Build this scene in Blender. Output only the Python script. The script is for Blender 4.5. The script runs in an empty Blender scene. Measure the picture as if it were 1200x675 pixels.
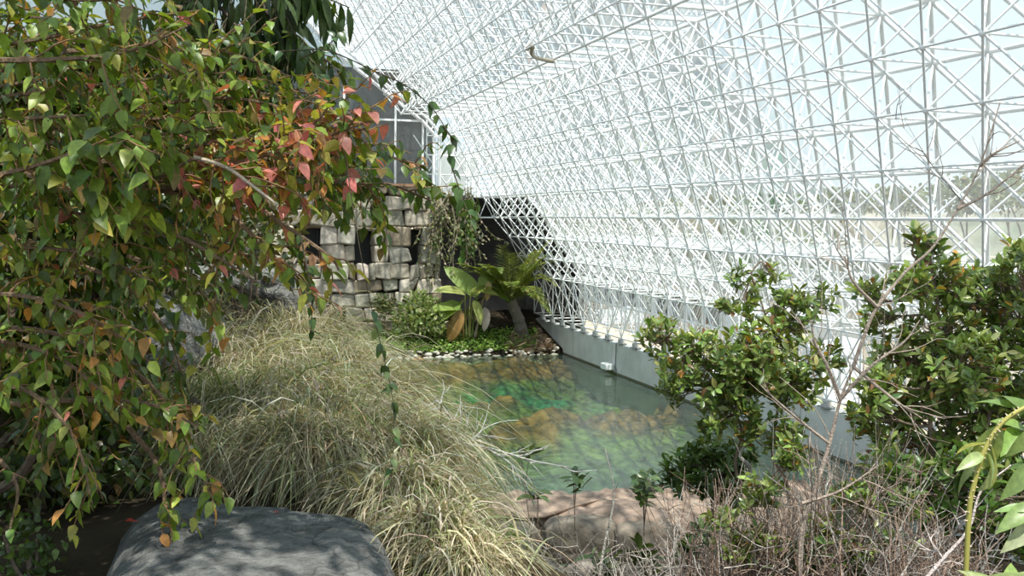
import bpy, math, random
import numpy as np
from mathutils import Matrix, Vector, noise as mnoise
random.seed(7); rng = np.random.default_rng(7)
C = bpy.context.scene.collection
SC = bpy.context.scene
PI = math.pi
A = 1.5                                   # strut length of the octet truss (m)
CAM = np.array([0., 0., 6.75])            # eye, 6.75 m above the water

# ------------------------------------------------------------------ camera
F = 1161.07
yaw, pit, rol = 0.300714, 0.069131, 0.013331
_cy, _sy, _cp, _sp, _cr, _sr = math.cos(yaw), math.sin(yaw), math.cos(pit), math.sin(pit), math.cos(rol), math.sin(rol)
FW = np.array([_sy*_cp, _cy*_cp, -_sp]); _rt = np.array([_cy, -_sy, 0.]); _up = np.cross(_rt, FW)
RT = _cr*_rt + _sr*_up; UP = -_sr*_rt + _cr*_up
cam = bpy.data.cameras.new('camera'); co = bpy.data.objects.new('camera', cam); C.objects.link(co)
cam.sensor_width = 36; cam.lens = F/1200*36; cam.clip_start = .05; cam.clip_end = 2000
M4 = Matrix(((RT[0], UP[0], -FW[0], CAM[0]), (RT[1], UP[1], -FW[1], CAM[1]), (RT[2], UP[2], -FW[2], CAM[2]), (0, 0, 0, 1)))
co.matrix_world = M4; SC.camera = co

def ray(x, y): return FW + RT*(x-600)/F - UP*(y-337.5)/F
def at(x, y, d): return CAM + ray(x, y)*d                     # d = distance along the view axis
def atY(x, y, Y): r = ray(x, y); return CAM + r*(Y/r[1])
def atX(x, y, X): r = ray(x, y); return CAM + r*(X/r[0])
def atZ(x, y, z): r = ray(x, y); return CAM + r*((z-CAM[2])/r[2])
def project(P):
    q = np.atleast_2d(P) - CAM; w = q@FW
    return 600+F*(q@RT)/w, 337.5-F*(q@UP)/w, w

# ------------------------------------------------------------------ tagging
def empty(name, loc, label, cat, group=None, kind=None):
    o = bpy.data.objects.new(name, None); C.objects.link(o); o.location = [float(v) for v in loc]
    o.empty_display_size = .1
    return tag(o, label, cat, group, kind)
def tag(o, label=None, cat=None, group=None, kind=None):
    if label: o['label'] = label
    if cat: o['category'] = cat
    if group: o['group'] = group
    if kind: o['kind'] = kind
    return o

# ------------------------------------------------------------------ mesh collector
class MB:
    def __init__(s): s.v = []; s.f = []; s.t = []; s.n = 0
    def add(s, v, f, tint=(1, 1, 1)):
        v = np.asarray(v, float).reshape(-1, 3)
        f = np.asarray(f, np.int64)
        s.v.append(v); s.f.append(f + s.n)
        t = np.asarray(tint, float)
        if t.ndim == 1: t = np.tile(t, (len(v), 1))
        s.t.append(t); s.n += len(v)
    def build(s, name, mat, parent=None, smooth=False, loc=None):
        v = np.concatenate(s.v); t = np.concatenate(s.t)
        if parent is not None: off = np.array(parent['_o']) if '_o' in parent else np.array(parent.matrix_world.translation if parent.parent is None else parent.location)
        else: off = np.zeros(3)
        if parent is not None and parent.parent is None: off = np.array(parent.location)
        if loc is not None: off = np.array(loc)
        me = bpy.data.meshes.new(name)
        v = v - off
        nl = sum(f.size for f in s.f); nf = sum(len(f) for f in s.f)
        me.vertices.add(len(v)); me.vertices.foreach_set('co', v.astype(np.float32).ravel())
        me.loops.add(nl); me.polygons.add(nf)
        me.loops.foreach_set('vertex_index', np.concatenate([f.ravel() for f in s.f]).astype(np.int32))
        sz = np.concatenate([np.full(len(f), f.shape[1]) for f in s.f])
        st = np.concatenate([[0], np.cumsum(sz)[:-1]])
        me.polygons.foreach_set('loop_start', st.astype(np.int32))
        me.update(calc_edges=True); me.validate()
        at_ = me.color_attributes.new('tint', 'FLOAT_COLOR', 'POINT')
        at_.data.foreach_set('color', np.concatenate([t, np.ones((len(t), 1))], 1).astype(np.float32).ravel())
        me.polygons.foreach_set('use_smooth', np.full(len(me.polygons), bool(smooth)))
        me.materials.append(mat)
        o = bpy.data.objects.new(name, me); C.objects.link(o)
        if parent is not None: o.parent = parent
        elif loc is not None: o.location = [float(q) for q in loc]
        return o

BOXF = np.array([[0, 1, 3, 2], [4, 6, 7, 5], [0, 4, 5, 1], [2, 3, 7, 6], [0, 2, 6, 4], [1, 5, 7, 3]])
def box(mb, x0, x1, y0, y1, z0, z1, tint=(1, 1, 1)):
    v = [(x, y, z) for x in (x0, x1) for y in (y0, y1) for z in (z0, z1)]
    mb.add(v, BOXF, tint)
def bevbox(mb, c, s, b, tint=(1, 1, 1), jit=0., rot=None):
    """box with chamfered edges, optionally irregular: 24 verts"""
    c = np.array(c, float); h = np.array(s, float)/2
    V = []; idx = {}
    for sx in (-1, 1):
        for sy in (-1, 1):
            for sz in (-1, 1):
                j = rng.normal(0, jit, 3) if jit else np.zeros(3)
                for ax in range(3):
                    p = np.array([sx, sy, sz])*(h-b) + j
                    p[ax] += (sx, sy, sz)[ax]*b
                    idx[(sx, sy, sz, ax)] = len(V); V.append(p)
    V = np.array(V)
    if rot is not None: V = V@rot.T
    V = V + c
    Q = []; T = []
    for ax in range(3):
        o1, o2 = [a for a in range(3) if a != ax]
        for s_ in (-1, 1):
            q = []
            for a, b_ in ((-1, -1), (1, -1), (1, 1), (-1, 1)):
                k = [0, 0, 0]; k[ax] = s_; k[o1] = a; k[o2] = b_
                q.append(idx[(*k, ax)])
            flip = (s_ < 0) ^ (ax == 1)
            Q.append(q[::-1] if flip else q)
    for ax in range(3):
        o1, o2 = [a for a in range(3) if a != ax]
        for a in (-1, 1):
            for b_ in (-1, 1):
                k0 = [0, 0, 0]; k1 = [0, 0, 0]
                k0[ax] = -1; k1[ax] = 1; k0[o1] = k1[o1] = a; k0[o2] = k1[o2] = b_
                Q.append([idx[(*k0, o1)], idx[(*k1, o1)], idx[(*k1, o2)], idx[(*k0, o2)]])
    for sx in (-1, 1):
        for sy in (-1, 1):
            for sz in (-1, 1):
                T.append([idx[(sx, sy, sz, 0)], idx[(sx, sy, sz, 1)], idx[(sx, sy, sz, 2)]])
    n0 = mb.n
    mb.add(V, np.array(Q), tint)
    mb.f.append(np.array(T)+n0)
def frame_of(d):
    d = d/np.linalg.norm(d); a = np.array([0, 0, 1.]) if abs(d[2]) < .9 else np.array([1., 0, 0])
    u = np.cross(a, d); u /= np.linalg.norm(u); return u, np.cross(d, u)
def tube(mb, pts, r, n=6, tint=(1, 1, 1), cap=True):
    pts = np.asarray(pts, float); m = len(pts)
    r = np.broadcast_to(np.asarray(r, float), (m,))
    tg = np.gradient(pts, axis=0)
    u, w = frame_of(tg[0]); ang = np.arange(n)*2*PI/n
    V = []
    for i in range(m):
        t = tg[i]/(np.linalg.norm(tg[i])+1e-12)
        u = u - t*(u@t); u /= np.linalg.norm(u)+1e-12; w = np.cross(t, u)
        V.append(pts[i] + r[i]*(np.cos(ang)[:, None]*u + np.sin(ang)[:, None]*w))
    V = np.concatenate(V)
    k = np.arange(n); k2 = (k+1) % n
    Fq = np.concatenate([np.stack([i*n+k, i*n+k2, (i+1)*n+k2, (i+1)*n+k], 1) for i in range(m-1)])
    n0 = mb.n
    mb.add(V, Fq, tint)
    if cap: mb.f.append(np.array([np.arange(n)[::-1], (m-1)*n+np.arange(n)]) + n0)
def struts(mb, P, Q, r, n=5):
    """many straight bars at once"""
    P = np.asarray(P, float); Q = np.asarray(Q, float); N = len(P)
    if N == 0: return
    d = Q-P; d /= np.linalg.norm(d, axis=1)[:, None]
    a = np.where(np.abs(d[:, 2:3]) < .9, np.array([[0, 0, 1.]]), np.array([[1., 0, 0]]))
    u = np.cross(a, d); u /= np.linalg.norm(u, axis=1)[:, None]; w = np.cross(d, u)
    ang = np.arange(n)*2*PI/n
    ring = (np.cos(ang)[None, :, None]*u[:, None] + np.sin(ang)[None, :, None]*w[:, None])*r
    V = np.concatenate([P[:, None]+ring, Q[:, None]+ring], 1)
    k = np.arange(n); k2 = (k+1) % n
    fq = np.stack([k, k2, n+k2, n+k], 1)
    mb.add(V.reshape(-1, 3), (fq[None]+(np.arange(N)*2*n)[:, None, None]).reshape(-1, 4))
def smooth_path(pts, k=6):
    pts = np.asarray(pts, float)
    if len(pts) < 3: return np.linspace(pts[0], pts[-1], k+1)
    P = np.concatenate([[2*pts[0]-pts[1]], pts, [2*pts[-1]-pts[-2]]]); out = []
    for i in range(1, len(P)-2):
        for t in np.arange(k)/k:
            p0, p1, p2, p3 = P[i-1], P[i], P[i+1], P[i+2]
            out.append(.5*((2*p1)+(-p0+p2)*t+(2*p0-5*p1+4*p2-p3)*t*t+(-p0+3*p1-3*p2+p3)*t**3))
    out.append(pts[-1]); return np.array(out)

# ------------------------------------------------------------------ leaves
def leaf_template(n=5, width=.5, fold=.18, droop=.15, shape='ovate'):
    t = np.linspace(0, 1, n)
    if shape == 'ovate': w = np.sin(PI*np.clip(t, 0, 1)**.62)**.8*(1-.15*t)
    elif shape == 'obovate': w = np.sin(PI*t**1.25)**.75
    elif shape == 'lance': w = np.sin(PI*t**.8)**.9
    elif shape == 'paddle': w = np.sin(PI*(.06+.94*t)**.9)**.55
    else: w = np.sin(PI*t)
    w = np.clip(w, .03, None)*width/2; w[-1] = .004; w[0] = .03*width+.004
    z = -droop*t**2
    V = np.stack([np.stack([-w, t, z+fold*w*2], 1), np.stack([0*w, t, z], 1), np.stack([w, t, z+fold*w*2], 1)], 1).reshape(-1, 3)
    Fq = []
    for i in range(n-1):
        a = 3*i; Fq += [[a, a+1, a+4, a+3], [a+1, a+2, a+5, a+4]]
    return V, np.array(Fq)
def leaves(mb, tpl, pos, dirs, nrm, scale, tint):
    """instances of a leaf: local y along dirs, local z along nrm"""
    V, Fq = tpl; N = len(pos)
    if N == 0: return
    pos = np.asarray(pos); y = np.asarray(dirs, float); y = y/np.linalg.norm(y, axis=1)[:, None]
    z = np.asarray(nrm, float); z = z - y*np.sum(z*y, 1)[:, None]; z = z/(np.linalg.norm(z, axis=1)[:, None]+1e-9)
    x = np.cross(y, z)
    s = np.broadcast_to(np.asarray(scale, float), (N,))[:, None, None]
    W = pos[:, None] + s*(V[None, :, 0:1]*x[:, None] + V[None, :, 1:2]*y[:, None] + V[None, :, 2:3]*z[:, None])
    T = np.repeat(np.asarray(tint, float), len(V), 0)
    mb.add(W.reshape(-1, 3), (Fq[None]+(np.arange(N)*len(V))[:, None, None]).reshape(-1, 4), T)
def tints(n, palette, var=.18):
    """palette: [(weight, (r,g,b)), ...]"""
    w = np.array([p[0] for p in palette], float); w /= w.sum()
    c = np.array([p[1] for p in palette]); k = rng.choice(len(palette), n, p=w)
    return np.clip(c[k]*(1+rng.normal(0, var, (n, 1)))*(1+rng.normal(0, var*.35, (n, 3))), .003, .95)
def rnd(n): return rng.normal(0, 1, (n, 3))

# ------------------------------------------------------------------ materials
def mat(name):
    m = bpy.data.materials.new(name); m.use_nodes = True; nt = m.node_tree; nt.nodes.clear()
    out = nt.nodes.new('ShaderNodeOutputMaterial'); return m, nt, out
def N(nt, t, **k):
    n = nt.nodes.new('ShaderNode'+t)
    for a, b in k.items():
        if a in n.inputs: n.inputs[a].default_value = b
        else: setattr(n, a, b)
    return n
def ramp(nt, stops, fac):
    r = nt.nodes.new('ShaderNodeValToRGB'); e = r.color_ramp.elements
    while len(e) < len(stops): e.new(.5)
    for q, (p, c) in zip(e, stops): q.position = p; q.color = (*c, 1)
    nt.links.new(fac, r.inputs['Fac']); return r.outputs['Color']
def rgbmix(nt, a, b, fac, mode='MIX'):
    m = nt.nodes.new('ShaderNodeMix'); m.data_type = 'RGBA'; m.blend_type = mode
    for s, v in ((m.inputs[0], fac), (m.inputs[6], a), (m.inputs[7], b)):
        if hasattr(v, 'is_output'): nt.links.new(v, s)
        else: s.default_value = v if not isinstance(v, tuple) else (*v, 1)
    return m.outputs[2]
def leaf_mat(name, trans=.35, rough=.42, spec=.4):
    m, nt, out = mat(name); L = nt.links
    a = N(nt, 'Attribute', attribute_name='tint')
    p = N(nt, 'BsdfPrincipled'); p.inputs['Roughness'].default_value = rough; p.inputs['Specular IOR Level'].default_value = spec
    nz = N(nt, 'TexNoise'); nz.inputs['Scale'].default_value = 60
    tc = N(nt, 'TexCoord'); L.new(tc.outputs['Object'], nz.inputs['Vector'])
    v = ramp(nt, [(.3, (.75, .75, .75)), (.7, (1.15, 1.15, 1.1))], nz.outputs['Fac'])
    c = rgbmix(nt, a.outputs['Color'], v, 1., 'MULTIPLY')
    L.new(c, p.inputs['Base Color'])
    t = N(nt, 'BsdfTranslucent')
    g = rgbmix(nt, c, (1.5, 1.35, .6), 1., 'MULTIPLY'); L.new(g, t.inputs['Color'])
    mx = N(nt, 'MixShader'); mx.inputs[0].default_value = trans
    L.new(p.outputs[0], mx.inputs[1]); L.new(t.outputs[0], mx.inputs[2]); L.new(mx.outputs[0], out.inputs['Surface'])
    return m
def tint_mat(name, rough=.8, scale=8., lo=.7, hi=1.2, bump=.3, bscale=None, spec=.25, base=None, detail=6, extra=None):
    """surface coloured by its own tint (or base) with procedural grain and bump"""
    m, nt, out = mat(name); L = nt.links
    p = N(nt, 'BsdfPrincipled'); p.inputs['Roughness'].default_value = rough; p.inputs['Specular IOR Level'].default_value = spec
    tc = N(nt, 'TexCoord')
    nz = N(nt, 'TexNoise'); nz.inputs['Scale'].default_value = scale; nz.inputs['Detail'].default_value = detail; L.new(tc.outputs['Object'], nz.inputs['Vector'])
    if base is None: c0 = N(nt, 'Attribute', attribute_name='tint').outputs['Color']
    else:
        n2 = N(nt, 'TexNoise'); n2.inputs['Scale'].default_value = scale*.23; n2.inputs['Detail'].default_value = 3; L.new(tc.outputs['Object'], n2.inputs['Vector'])
        c0 = ramp(nt, base, n2.outputs['Fac']) if isinstance(base, list) else base
    v = ramp(nt, [(.28, (lo,)*3), (.72, (hi,)*3)], nz.outputs['Fac'])
    c = rgbmix(nt, c0, v, 1., 'MULTIPLY')
    if extra: c = extra(nt, tc, c)
    L.new(c, p.inputs['Base Color'])
    if bump:
        nb = N(nt, 'TexNoise'); nb.inputs['Scale'].default_value = bscale or scale*2; nb.inputs['Detail'].default_value = 8; L.new(tc.outputs['Object'], nb.inputs['Vector'])
        b = N(nt, 'Bump'); b.inputs['Strength'].default_value = bump; b.inputs['Distance'].default_value = .05
        L.new(nb.outputs['Fac'], b.inputs['Height']); L.new(b.outputs[0], p.inputs['Normal'])
    L.new(p.outputs[0], out.inputs['Surface']); return m

def cracks(nt, tc, c):
    vo = N(nt, 'TexVoronoi', feature='DISTANCE_TO_EDGE'); vo.inputs['Scale'].default_value = 2.1
    wn = N(nt, 'TexNoise'); wn.inputs['Scale'].default_value = 3.; nt.links.new(tc.outputs['Object'], wn.inputs['Vector'])
    ad = nt.nodes.new('ShaderNodeVectorMath'); ad.operation = 'MULTIPLY_ADD'
    nt.links.new(wn.outputs['Color'], ad.inputs[0]); ad.inputs[1].default_value = (.5, .5, .5); nt.links.new(tc.outputs['Object'], ad.inputs[2])
    nt.links.new(ad.outputs[0], vo.inputs['Vector'])
    k = ramp(nt, [(0, (.42, .42, .4)), (.02, (1, 1, 1))], vo.outputs['Distance'])
    return rgbmix(nt, c, k, .75, 'MULTIPLY')

M = {}
M['leaf'] = leaf_mat('leaf', .36, .38, .45)
M['leaf_far'] = leaf_mat('leaf_far', .3, .45, .35)
M['leaf_glossy'] = leaf_mat('leaf_glossy', .25, .3, .55)
M['grass'] = leaf_mat('dry_grass', .3, .6, .2)
M['bark'] = tint_mat('bark', .9, 30, .6, 1.25, .5)
M['rock'] = tint_mat('grey_rock', .95, 11, .5, 1.4, .9, 38, .1, extra=cracks)
M['stone'] = tint_mat('stone_blocks', .92, 1.7, .4, 1.5, .9, 5, .15)
M['ledge'] = tint_mat('ledge_rock', .9, 2.8, .45, 1.45, .9, 6, .15)
M['soil'] = tint_mat('soil', .97, 3, .6, 1.3, .8, 8, .05, base=[(.3, (.028, .022, .015)), (.7, (.06, .046, .03))])
M['concrete'] = tint_mat('concrete', .85, 1.6, .86, 1.08, .12, 20, .2, base=[(.35, (.60, .60, .57)), (.65, (.68, .67, .64))])
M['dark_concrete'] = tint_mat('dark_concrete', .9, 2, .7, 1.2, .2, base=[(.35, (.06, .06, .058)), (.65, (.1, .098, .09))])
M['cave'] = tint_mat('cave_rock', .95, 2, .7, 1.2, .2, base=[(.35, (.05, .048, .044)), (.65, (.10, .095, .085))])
M['white_paint'] = tint_mat('white_paint', .4, 4, .96, 1.02, 0, spec=.35, base=[(.4, (.9, .91, .9)), (.6, (.93, .93, .93))])
M['paint'] = tint_mat('painted_metal', .45, 6, .93, 1.05, 0, spec=.35)
M['desert'] = tint_mat('desert_ground', .95, .35, .8, 1.15, .2, base=[(.35, (.33, .265, .20)), (.65, (.44, .365, .28))])
M['hill'] = tint_mat('desert_hill', .95, .12, .6, 1.3, .2, base=[(.35, (.16, .175, .12)), (.65, (.28, .235, .175))])
M['pebble'] = tint_mat('pebble', .8, 20, .8, 1.15, .1)

def glass_mat(name, haze, tint, fres=.6):
    m, nt, out = mat(name); L = nt.links
    t = N(nt, 'BsdfTransparent'); t.inputs[0].default_value = (*tint, 1)
    d = N(nt, 'BsdfTranslucent'); d.inputs[0].default_value = (.95, .97, .97, 1)
    df = N(nt, 'BsdfDiffuse'); df.inputs[0].default_value = (.9, .92, .92, 1)
    dd = N(nt, 'MixShader'); dd.inputs[0].default_value = .35; L.new(d.outputs[0], dd.inputs[1]); L.new(df.outputs[0], dd.inputs[2])
    mx = N(nt, 'MixShader'); mx.inputs[0].default_value = haze; L.new(t.outputs[0], mx.inputs[1]); L.new(dd.outputs[0], mx.inputs[2])
    g = N(nt, 'BsdfGlossy'); g.inputs['Roughness'].default_value = .03
    fr = N(nt, 'LayerWeight'); fr.inputs['Blend'].default_value = .12
    mu = N(nt, 'Math', operation='MULTIPLY'); L.new(fr.outputs['Fresnel'], mu.inputs[0]); mu.inputs[1].default_value = fres
    m2 = N(nt, 'MixShader'); L.new(mu.outputs[0], m2.inputs[0]); L.new(mx.outputs[0], m2.inputs[1]); L.new(g.outputs[0], m2.inputs[2])
    L.new(m2.outputs[0], out.inputs['Surface']); return m
M['glass'] = glass_mat('dusty_glazing', .15, (.74, .80, .815))
M['grey_glass'] = glass_mat('grey_glass', .12, (.42, .47, .47), .5)

def water_mat():
    m, nt, out = mat('pool_water'); L = nt.links
    tc = N(nt, 'TexCoord'); mp = N(nt, 'Mapping'); mp.inputs['Scale'].default_value = (1., 1.6, 1); L.new(tc.outputs['Object'], mp.inputs['Vector'])
    nz = N(nt, 'TexNoise'); nz.inputs['Scale'].default_value = 1.6; nz.inputs['Detail'].default_value = 4; L.new(mp.outputs[0], nz.inputs['Vector'])
    b = N(nt, 'Bump'); b.inputs['Strength'].default_value = .35; b.inputs['Distance'].default_value = .06; L.new(nz.outputs['Fac'], b.inputs['Height'])
    t = N(nt, 'BsdfTransparent'); t.inputs[0].default_value = (.74, .86, .66, 1)
    g = N(nt, 'BsdfGlossy'); g.inputs['Roughness'].default_value = .04; L.new(b.outputs[0], g.inputs['Normal'])
    fr = N(nt, 'Fresnel'); fr.inputs['IOR'].default_value = 1.33; L.new(b.outputs[0], fr.inputs['Normal'])
    d = N(nt, 'BsdfDiffuse'); d.inputs[0].default_value = (.24, .34, .30, 1)
    m0 = N(nt, 'MixShader'); m0.inputs[0].default_value = .12; L.new(t.outputs[0], m0.inputs[1]); L.new(d.outputs[0], m0.inputs[2])
    mx = N(nt, 'MixShader'); L.new(fr.outputs[0], mx.inputs[0]); L.new(m0.outputs[0], mx.inputs[1]); L.new(g.outputs[0], mx.inputs[2])
    L.new(mx.outputs[0], out.inputs['Surface']); return m
M['water'] = water_mat()

# ------------------------------------------------------------------ noise helper
def fbm(x, y, s=1., o=4, seed=0.):
    a = 0.; k = 1.
    for i in range(o):
        a += k*mnoise.noise(Vector((x*s+seed, y*s-seed, seed*1.7+i*3.1))); s *= 2.; k *= .5
    return a
def sstep(a, b, x): t = min(1, max(0, (x-a)/(b-a))); return t*t*(3-2*t)

# ------------------------------------------------------------------ world and sun
w = bpy.data.worlds.new('sky'); SC.world = w; w.use_nodes = True; nt = w.node_tree; nt.nodes.clear()
wo = nt.nodes.new('ShaderNodeOutputWorld'); bg = nt.nodes.new('ShaderNodeBackground')
tc = nt.nodes.new('ShaderNodeTexCoord'); sx = nt.nodes.new('ShaderNodeSeparateXYZ'); nt.links.new(tc.outputs['Generated'], sx.inputs[0])
skyc = ramp(nt, [(0., (.90, .96, 1.)), (.12, (.80, .93, 1.)), (.6, (.66, .86, 1.))], sx.outputs['Z'])
nt.links.new(skyc, bg.inputs['Color']); bg.inputs['Strength'].default_value = 1.25
nt.links.new(bg.outputs[0], wo.inputs['Surface'])
sun = bpy.data.lights.new('sun', 'SUN'); sun.energy = 8.2; sun.angle = .012; sun.color = (1., .95, .86)
so = bpy.data.objects.new('sun', sun); C.objects.link(so)
SUN = Vector((.03, -.38, .92)).normalized()
so.rotation_euler = SUN.to_track_quat('Z', 'Y').to_euler()
SC.view_settings.view_transform = 'Standard'; SC.view_settings.look = 'None'; SC.view_settings.gamma = 1
SC.view_settings.exposure = 0.0; SC.view_settings.use_curve_mapping = False
try:
    w.cycles.sampling_method = 'NONE'
    SC.cycles.max_bounces = 8; SC.cycles.transparent_max_bounces = 24; SC.cycles.diffuse_bounces = 4
    SC.cycles.caustics_reflective = False; SC.cycles.caustics_refractive = False
except Exception: pass

# ================================================================== SPACE FRAME
O = CAM/A*np.array([0, 0, 1]) + np.array([8.55546, 9.45625, 2.20919])
s2 = 2**.5/2
D = np.array([0, 1., 0]); H = np.array([1., 0, 0]); Zv = np.array([0, 0, 1.]); U = .5*D+.5*H-s2*Zv
def node(sh, r, k): return (O + r*U + sh*H + k*D)*A
YEND = 52.6
def kr(r, y0=-1.5, y1=YEND):
    b = (O + r*U)[1]
    return range(int(math.ceil(y0/A-b-1e-6)), int(math.floor(y1/A-b+1e-6))+1)
layers = {}                     # (kind) -> list of pairs
seg = {'inner': [], 'outer': [], 'web': []}
hubs = []
def yend(r): return 60.5 if r <= -6 else YEND
def slab(shi, sho, r0, r1):
    """octet slab between inner plane (shift shi) and outer plane (shift sho = shi+1), rows r0..r1 downwards"""
    for kind, sh in (('inner', shi), ('outer', sho)):
        for r in range(r0, r1+1):
            ks = kr(r, y1=yend(r)); kset = set(ks)
            for k in ks:
                n = node(sh, r, k)
                if kind == 'inner': hubs.append(n)
                if k+1 in kset: seg[kind].append((n, node(sh, r, k+1)))
                if r < r1:
                    nx = set(kr(r+1, y1=yend(r+1)))
                    if k in nx: seg[kind].append((n, node(sh, r+1, k)))
                    if k-1 in nx: seg[kind].append((n, node(sh, r+1, k-1)))
    for r in range(r0, r1+1):
        for k in kr(r, y1=yend(r)):
            n = node(shi, r, k)
            seg['web'].append((n, node(sho, r, k)))
            if r-1 >= r0:
                kk = set(kr(r-1, y1=yend(r-1)))
                if k+1 in kk: seg['web'].append((n, node(sho, r-1, k+1)))
                if k in kk: seg['web'].append((n, node(sho, r-1, k)))
slab(0, 1, -2, 6)
slab(-1, 0, -9, -2)
# flat step over the top of the lower slope, and the flat crown of the roof
for k in kr(-2): seg['outer'].append((node(1, -2, k), node(0, -2, k)))
for r_, sh0, nn in ((-9, -1, 6),):
    for j in range(nn):
        for k in kr(r_, y1=60.5):
            n = node(sh0-j, r_, k); seg['inner'].append((n, node(sh0-j-1, r_, k))); seg['inner'].append((node(sh0-j-1, r_, k), node(sh0-j-1, r_, k+1)))
# vertical foot of the wall: two storeys under row 6
ZB = 1.62
base_in, base_out = [], []
for k in kr(6):
    for sh, lst in ((0, base_in), (1, base_out)):
        n = node(sh, 6, k); b = n.copy(); b[2] = ZB; mid = (n+b)/2
        lst.append(b); kind = 'inner' if sh == 0 else 'outer'
        seg[kind].append((n, b))
        if k+1 in set(kr(6)):
            n2 = node(sh, 6, k+1); b2 = n2.copy(); b2[2] = ZB
            seg[kind].append((b, b2)); seg['web'].append((n, b2)); seg['web'].append((n2, b))
            if sh == 1: seg['outer'].append(((n+b)/2, (n2+b2)/2))
    seg['web'].append((node(0, 6, k), np.array([*node(1, 6, k)[:2], ZB]))); seg['web'].append((np.array([*node(0, 6, k)[:2], ZB]), np.array([*node(1, 6, k)[:2], ZB])))

sf = empty('space_frame', (17.3, 25, 1.35), 'white steel space frame of glazed triangles sloping over the pool', 'space frame')
RAD = {'inner': .027, 'outer': .047, 'web': .027}
allseg = [(kind, a, b) for kind in seg for a, b in seg[kind]]
def score(a, b):
    m = (a+b)/2; x, y, wd = project(m)
    if wd[0] < 2 or not (-20 < x[0] < 1220 and -20 < y[0] < 420): return -1
    return 1/wd[0]
sc_ = np.array([score(a, b)*RAD[k] for k, a, b in allseg])
top = set(np.argsort(-sc_)[:100].tolist())
cyl = {}
def unit_cyl(r):
    if r not in cyl:
        mb = MB(); struts(mb, [np.array([0, 0, 0.])], [np.array([0, 0, 1.])], r, 8)
        o = mb.build('strut', M['white_paint'], smooth=True); cyl[r] = o.data; bpy.data.objects.remove(o)
    return cyl[r]
off = np.array(sf.location)
for i in sorted(top):
    k, a, b = allseg[i]
    o = bpy.data.objects.new('strut', unit_cyl(RAD[k])); C.objects.link(o); o.parent = sf
    d = Vector(b-a); o.location = Vector(a-off); o.rotation_mode = 'QUATERNION'; o.rotation_quaternion = d.to_track_quat('Z', 'Y'); o.scale = (1, 1, d.length)
mb = MB()
for k in RAD:
    L_ = [(a, b) for i, (kk, a, b) in enumerate(allseg) if kk == k and i not in top]
    struts(mb, [a for a, b in L_], [b for a, b in L_], RAD[k], 6)
tag(mb.build('strut', M['white_paint'], sf, smooth=True), kind='stuff')
# hubs: little balls with a collar where the struts meet
def ball(mb, c, r, seg_=8, rings=5):
    th = np.linspace(0, PI, rings+1)[1:-1]; ph = np.arange(seg_)*2*PI/seg_
    V = [[0, 0, r]] + [[r*math.sin(t)*math.cos(p), r*math.sin(t)*math.sin(p), r*math.cos(t)] for t in th for p in ph] + [[0, 0, -r]]
    m = len(th); T = [[0, 1+i, 1+(i+1) % seg_] for i in range(seg_)]; L = len(V)-1
    T += [[L, 1+(m-1)*seg_+(i+1) % seg_, 1+(m-1)*seg_+i] for i in range(seg_)]
    Q = [[1+j*seg_+i, 1+(j+1)*seg_+i, 1+(j+1)*seg_+(i+1) % seg_, 1+j*seg_+(i+1) % seg_] for j in range(m-1) for i in range(seg_)]
    n0 = mb.n; mb.add(np.array(V)+c, np.array(Q)); mb.f.append(np.array(T)+n0)
hs = np.array([score(h, h) for h in hubs]); htop = set(np.argsort(-hs)[:100].tolist())
mb0 = MB(); ball(mb0, np.zeros(3), .075); hm = mb0.build('hub', M['white_paint'], smooth=True); hub_me = hm.data; bpy.data.objects.remove(hm)
for i in sorted(htop):
    o = bpy.data.objects.new('hub', hub_me); C.objects.link(o); o.parent = sf; o.location = Vector(hubs[i]-off)
mb = MB()
for i, h in enumerate(hubs):
    if i not in htop: ball(mb, h, .075, 6, 4)
tag(mb.build('hub', M['white_paint'], sf, smooth=True), kind='stuff')
# glazing on the outer layer
mb = MB()
def quad(p): mb.add(np.array(p), np.array([[0, 1, 2, 3]]))
def gx(sh, r): q = (O+r*U+sh*H)*A; return q[0]+.06, q[2]+.05
y0g = -1.5
prof = [(gx(1, 6)[0], ZB), gx(1, 6), gx(1, -2), gx(0, -2), gx(0, -9), gx(-7, -9)]
for (xa, za), (xb, zb) in zip(prof[:-1], prof[1:]):
    ye = 60.5 if za > 14 else YEND
    if zb < 12.5 and zb > 12 and za < 6:
        zc = 7.95; xc = xa+(xb-xa)*(zc-za)/(zb-za)
        quad([(xa, y0g, za), (xa, 48.8, za), (xc, 48.8, zc), (xc, y0g, zc)]); quad([(xc, y0g, zc), (xc, ye, zc), (xb, ye, zb), (xb, y0g, zb)]); continue
    if za < 3: ye = 48.8
    quad([(xa, y0g, za), (xa, ye, za), (xb, ye, zb), (xb, y0g, zb)])
mb.build('glazing', M['glass'], sf)
mb = MB(); P_ = []; Q_ = []
yE = YEND+.9; zs_ = np.linspace(8.1, 12.3, 5); xs_ = np.arange(11.6, 17.5, .75)
lim = lambda z: 14.3 - (z-8.0)*.707 + 1.6
for j, z in enumerate(zs_):
    for i, x in enumerate(xs_):
        if x > lim(z): continue
        if x+.75 <= lim(z)+.4: P_.append((x, yE, z)); Q_.append((x+.75, yE, z))
        if j+1 < len(zs_):
            z2 = zs_[j+1]
            if x <= lim(z2)+.3: P_.append((x, yE, z)); Q_.append((x, yE, z2))
            P_.append((x, yE, z)); Q_.append((x+.75, yE, z2)) if (i+j) % 2 else Q_.append((x-.75, yE, z2))
struts(mb, P_, Q_, .04, 6); mb.build('end_lattice', M['white_paint'], sf, smooth=True)
mb = MB(); mb.add([(11.5, yE+.1, 8.0), (16.0, yE+.1, 8.0), (12.8, yE+.1, 12.6), (11.5, yE+.1, 12.6)], [[0, 1, 2, 3]]); mb.build('end_glazing', M['glass'], sf)
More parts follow.
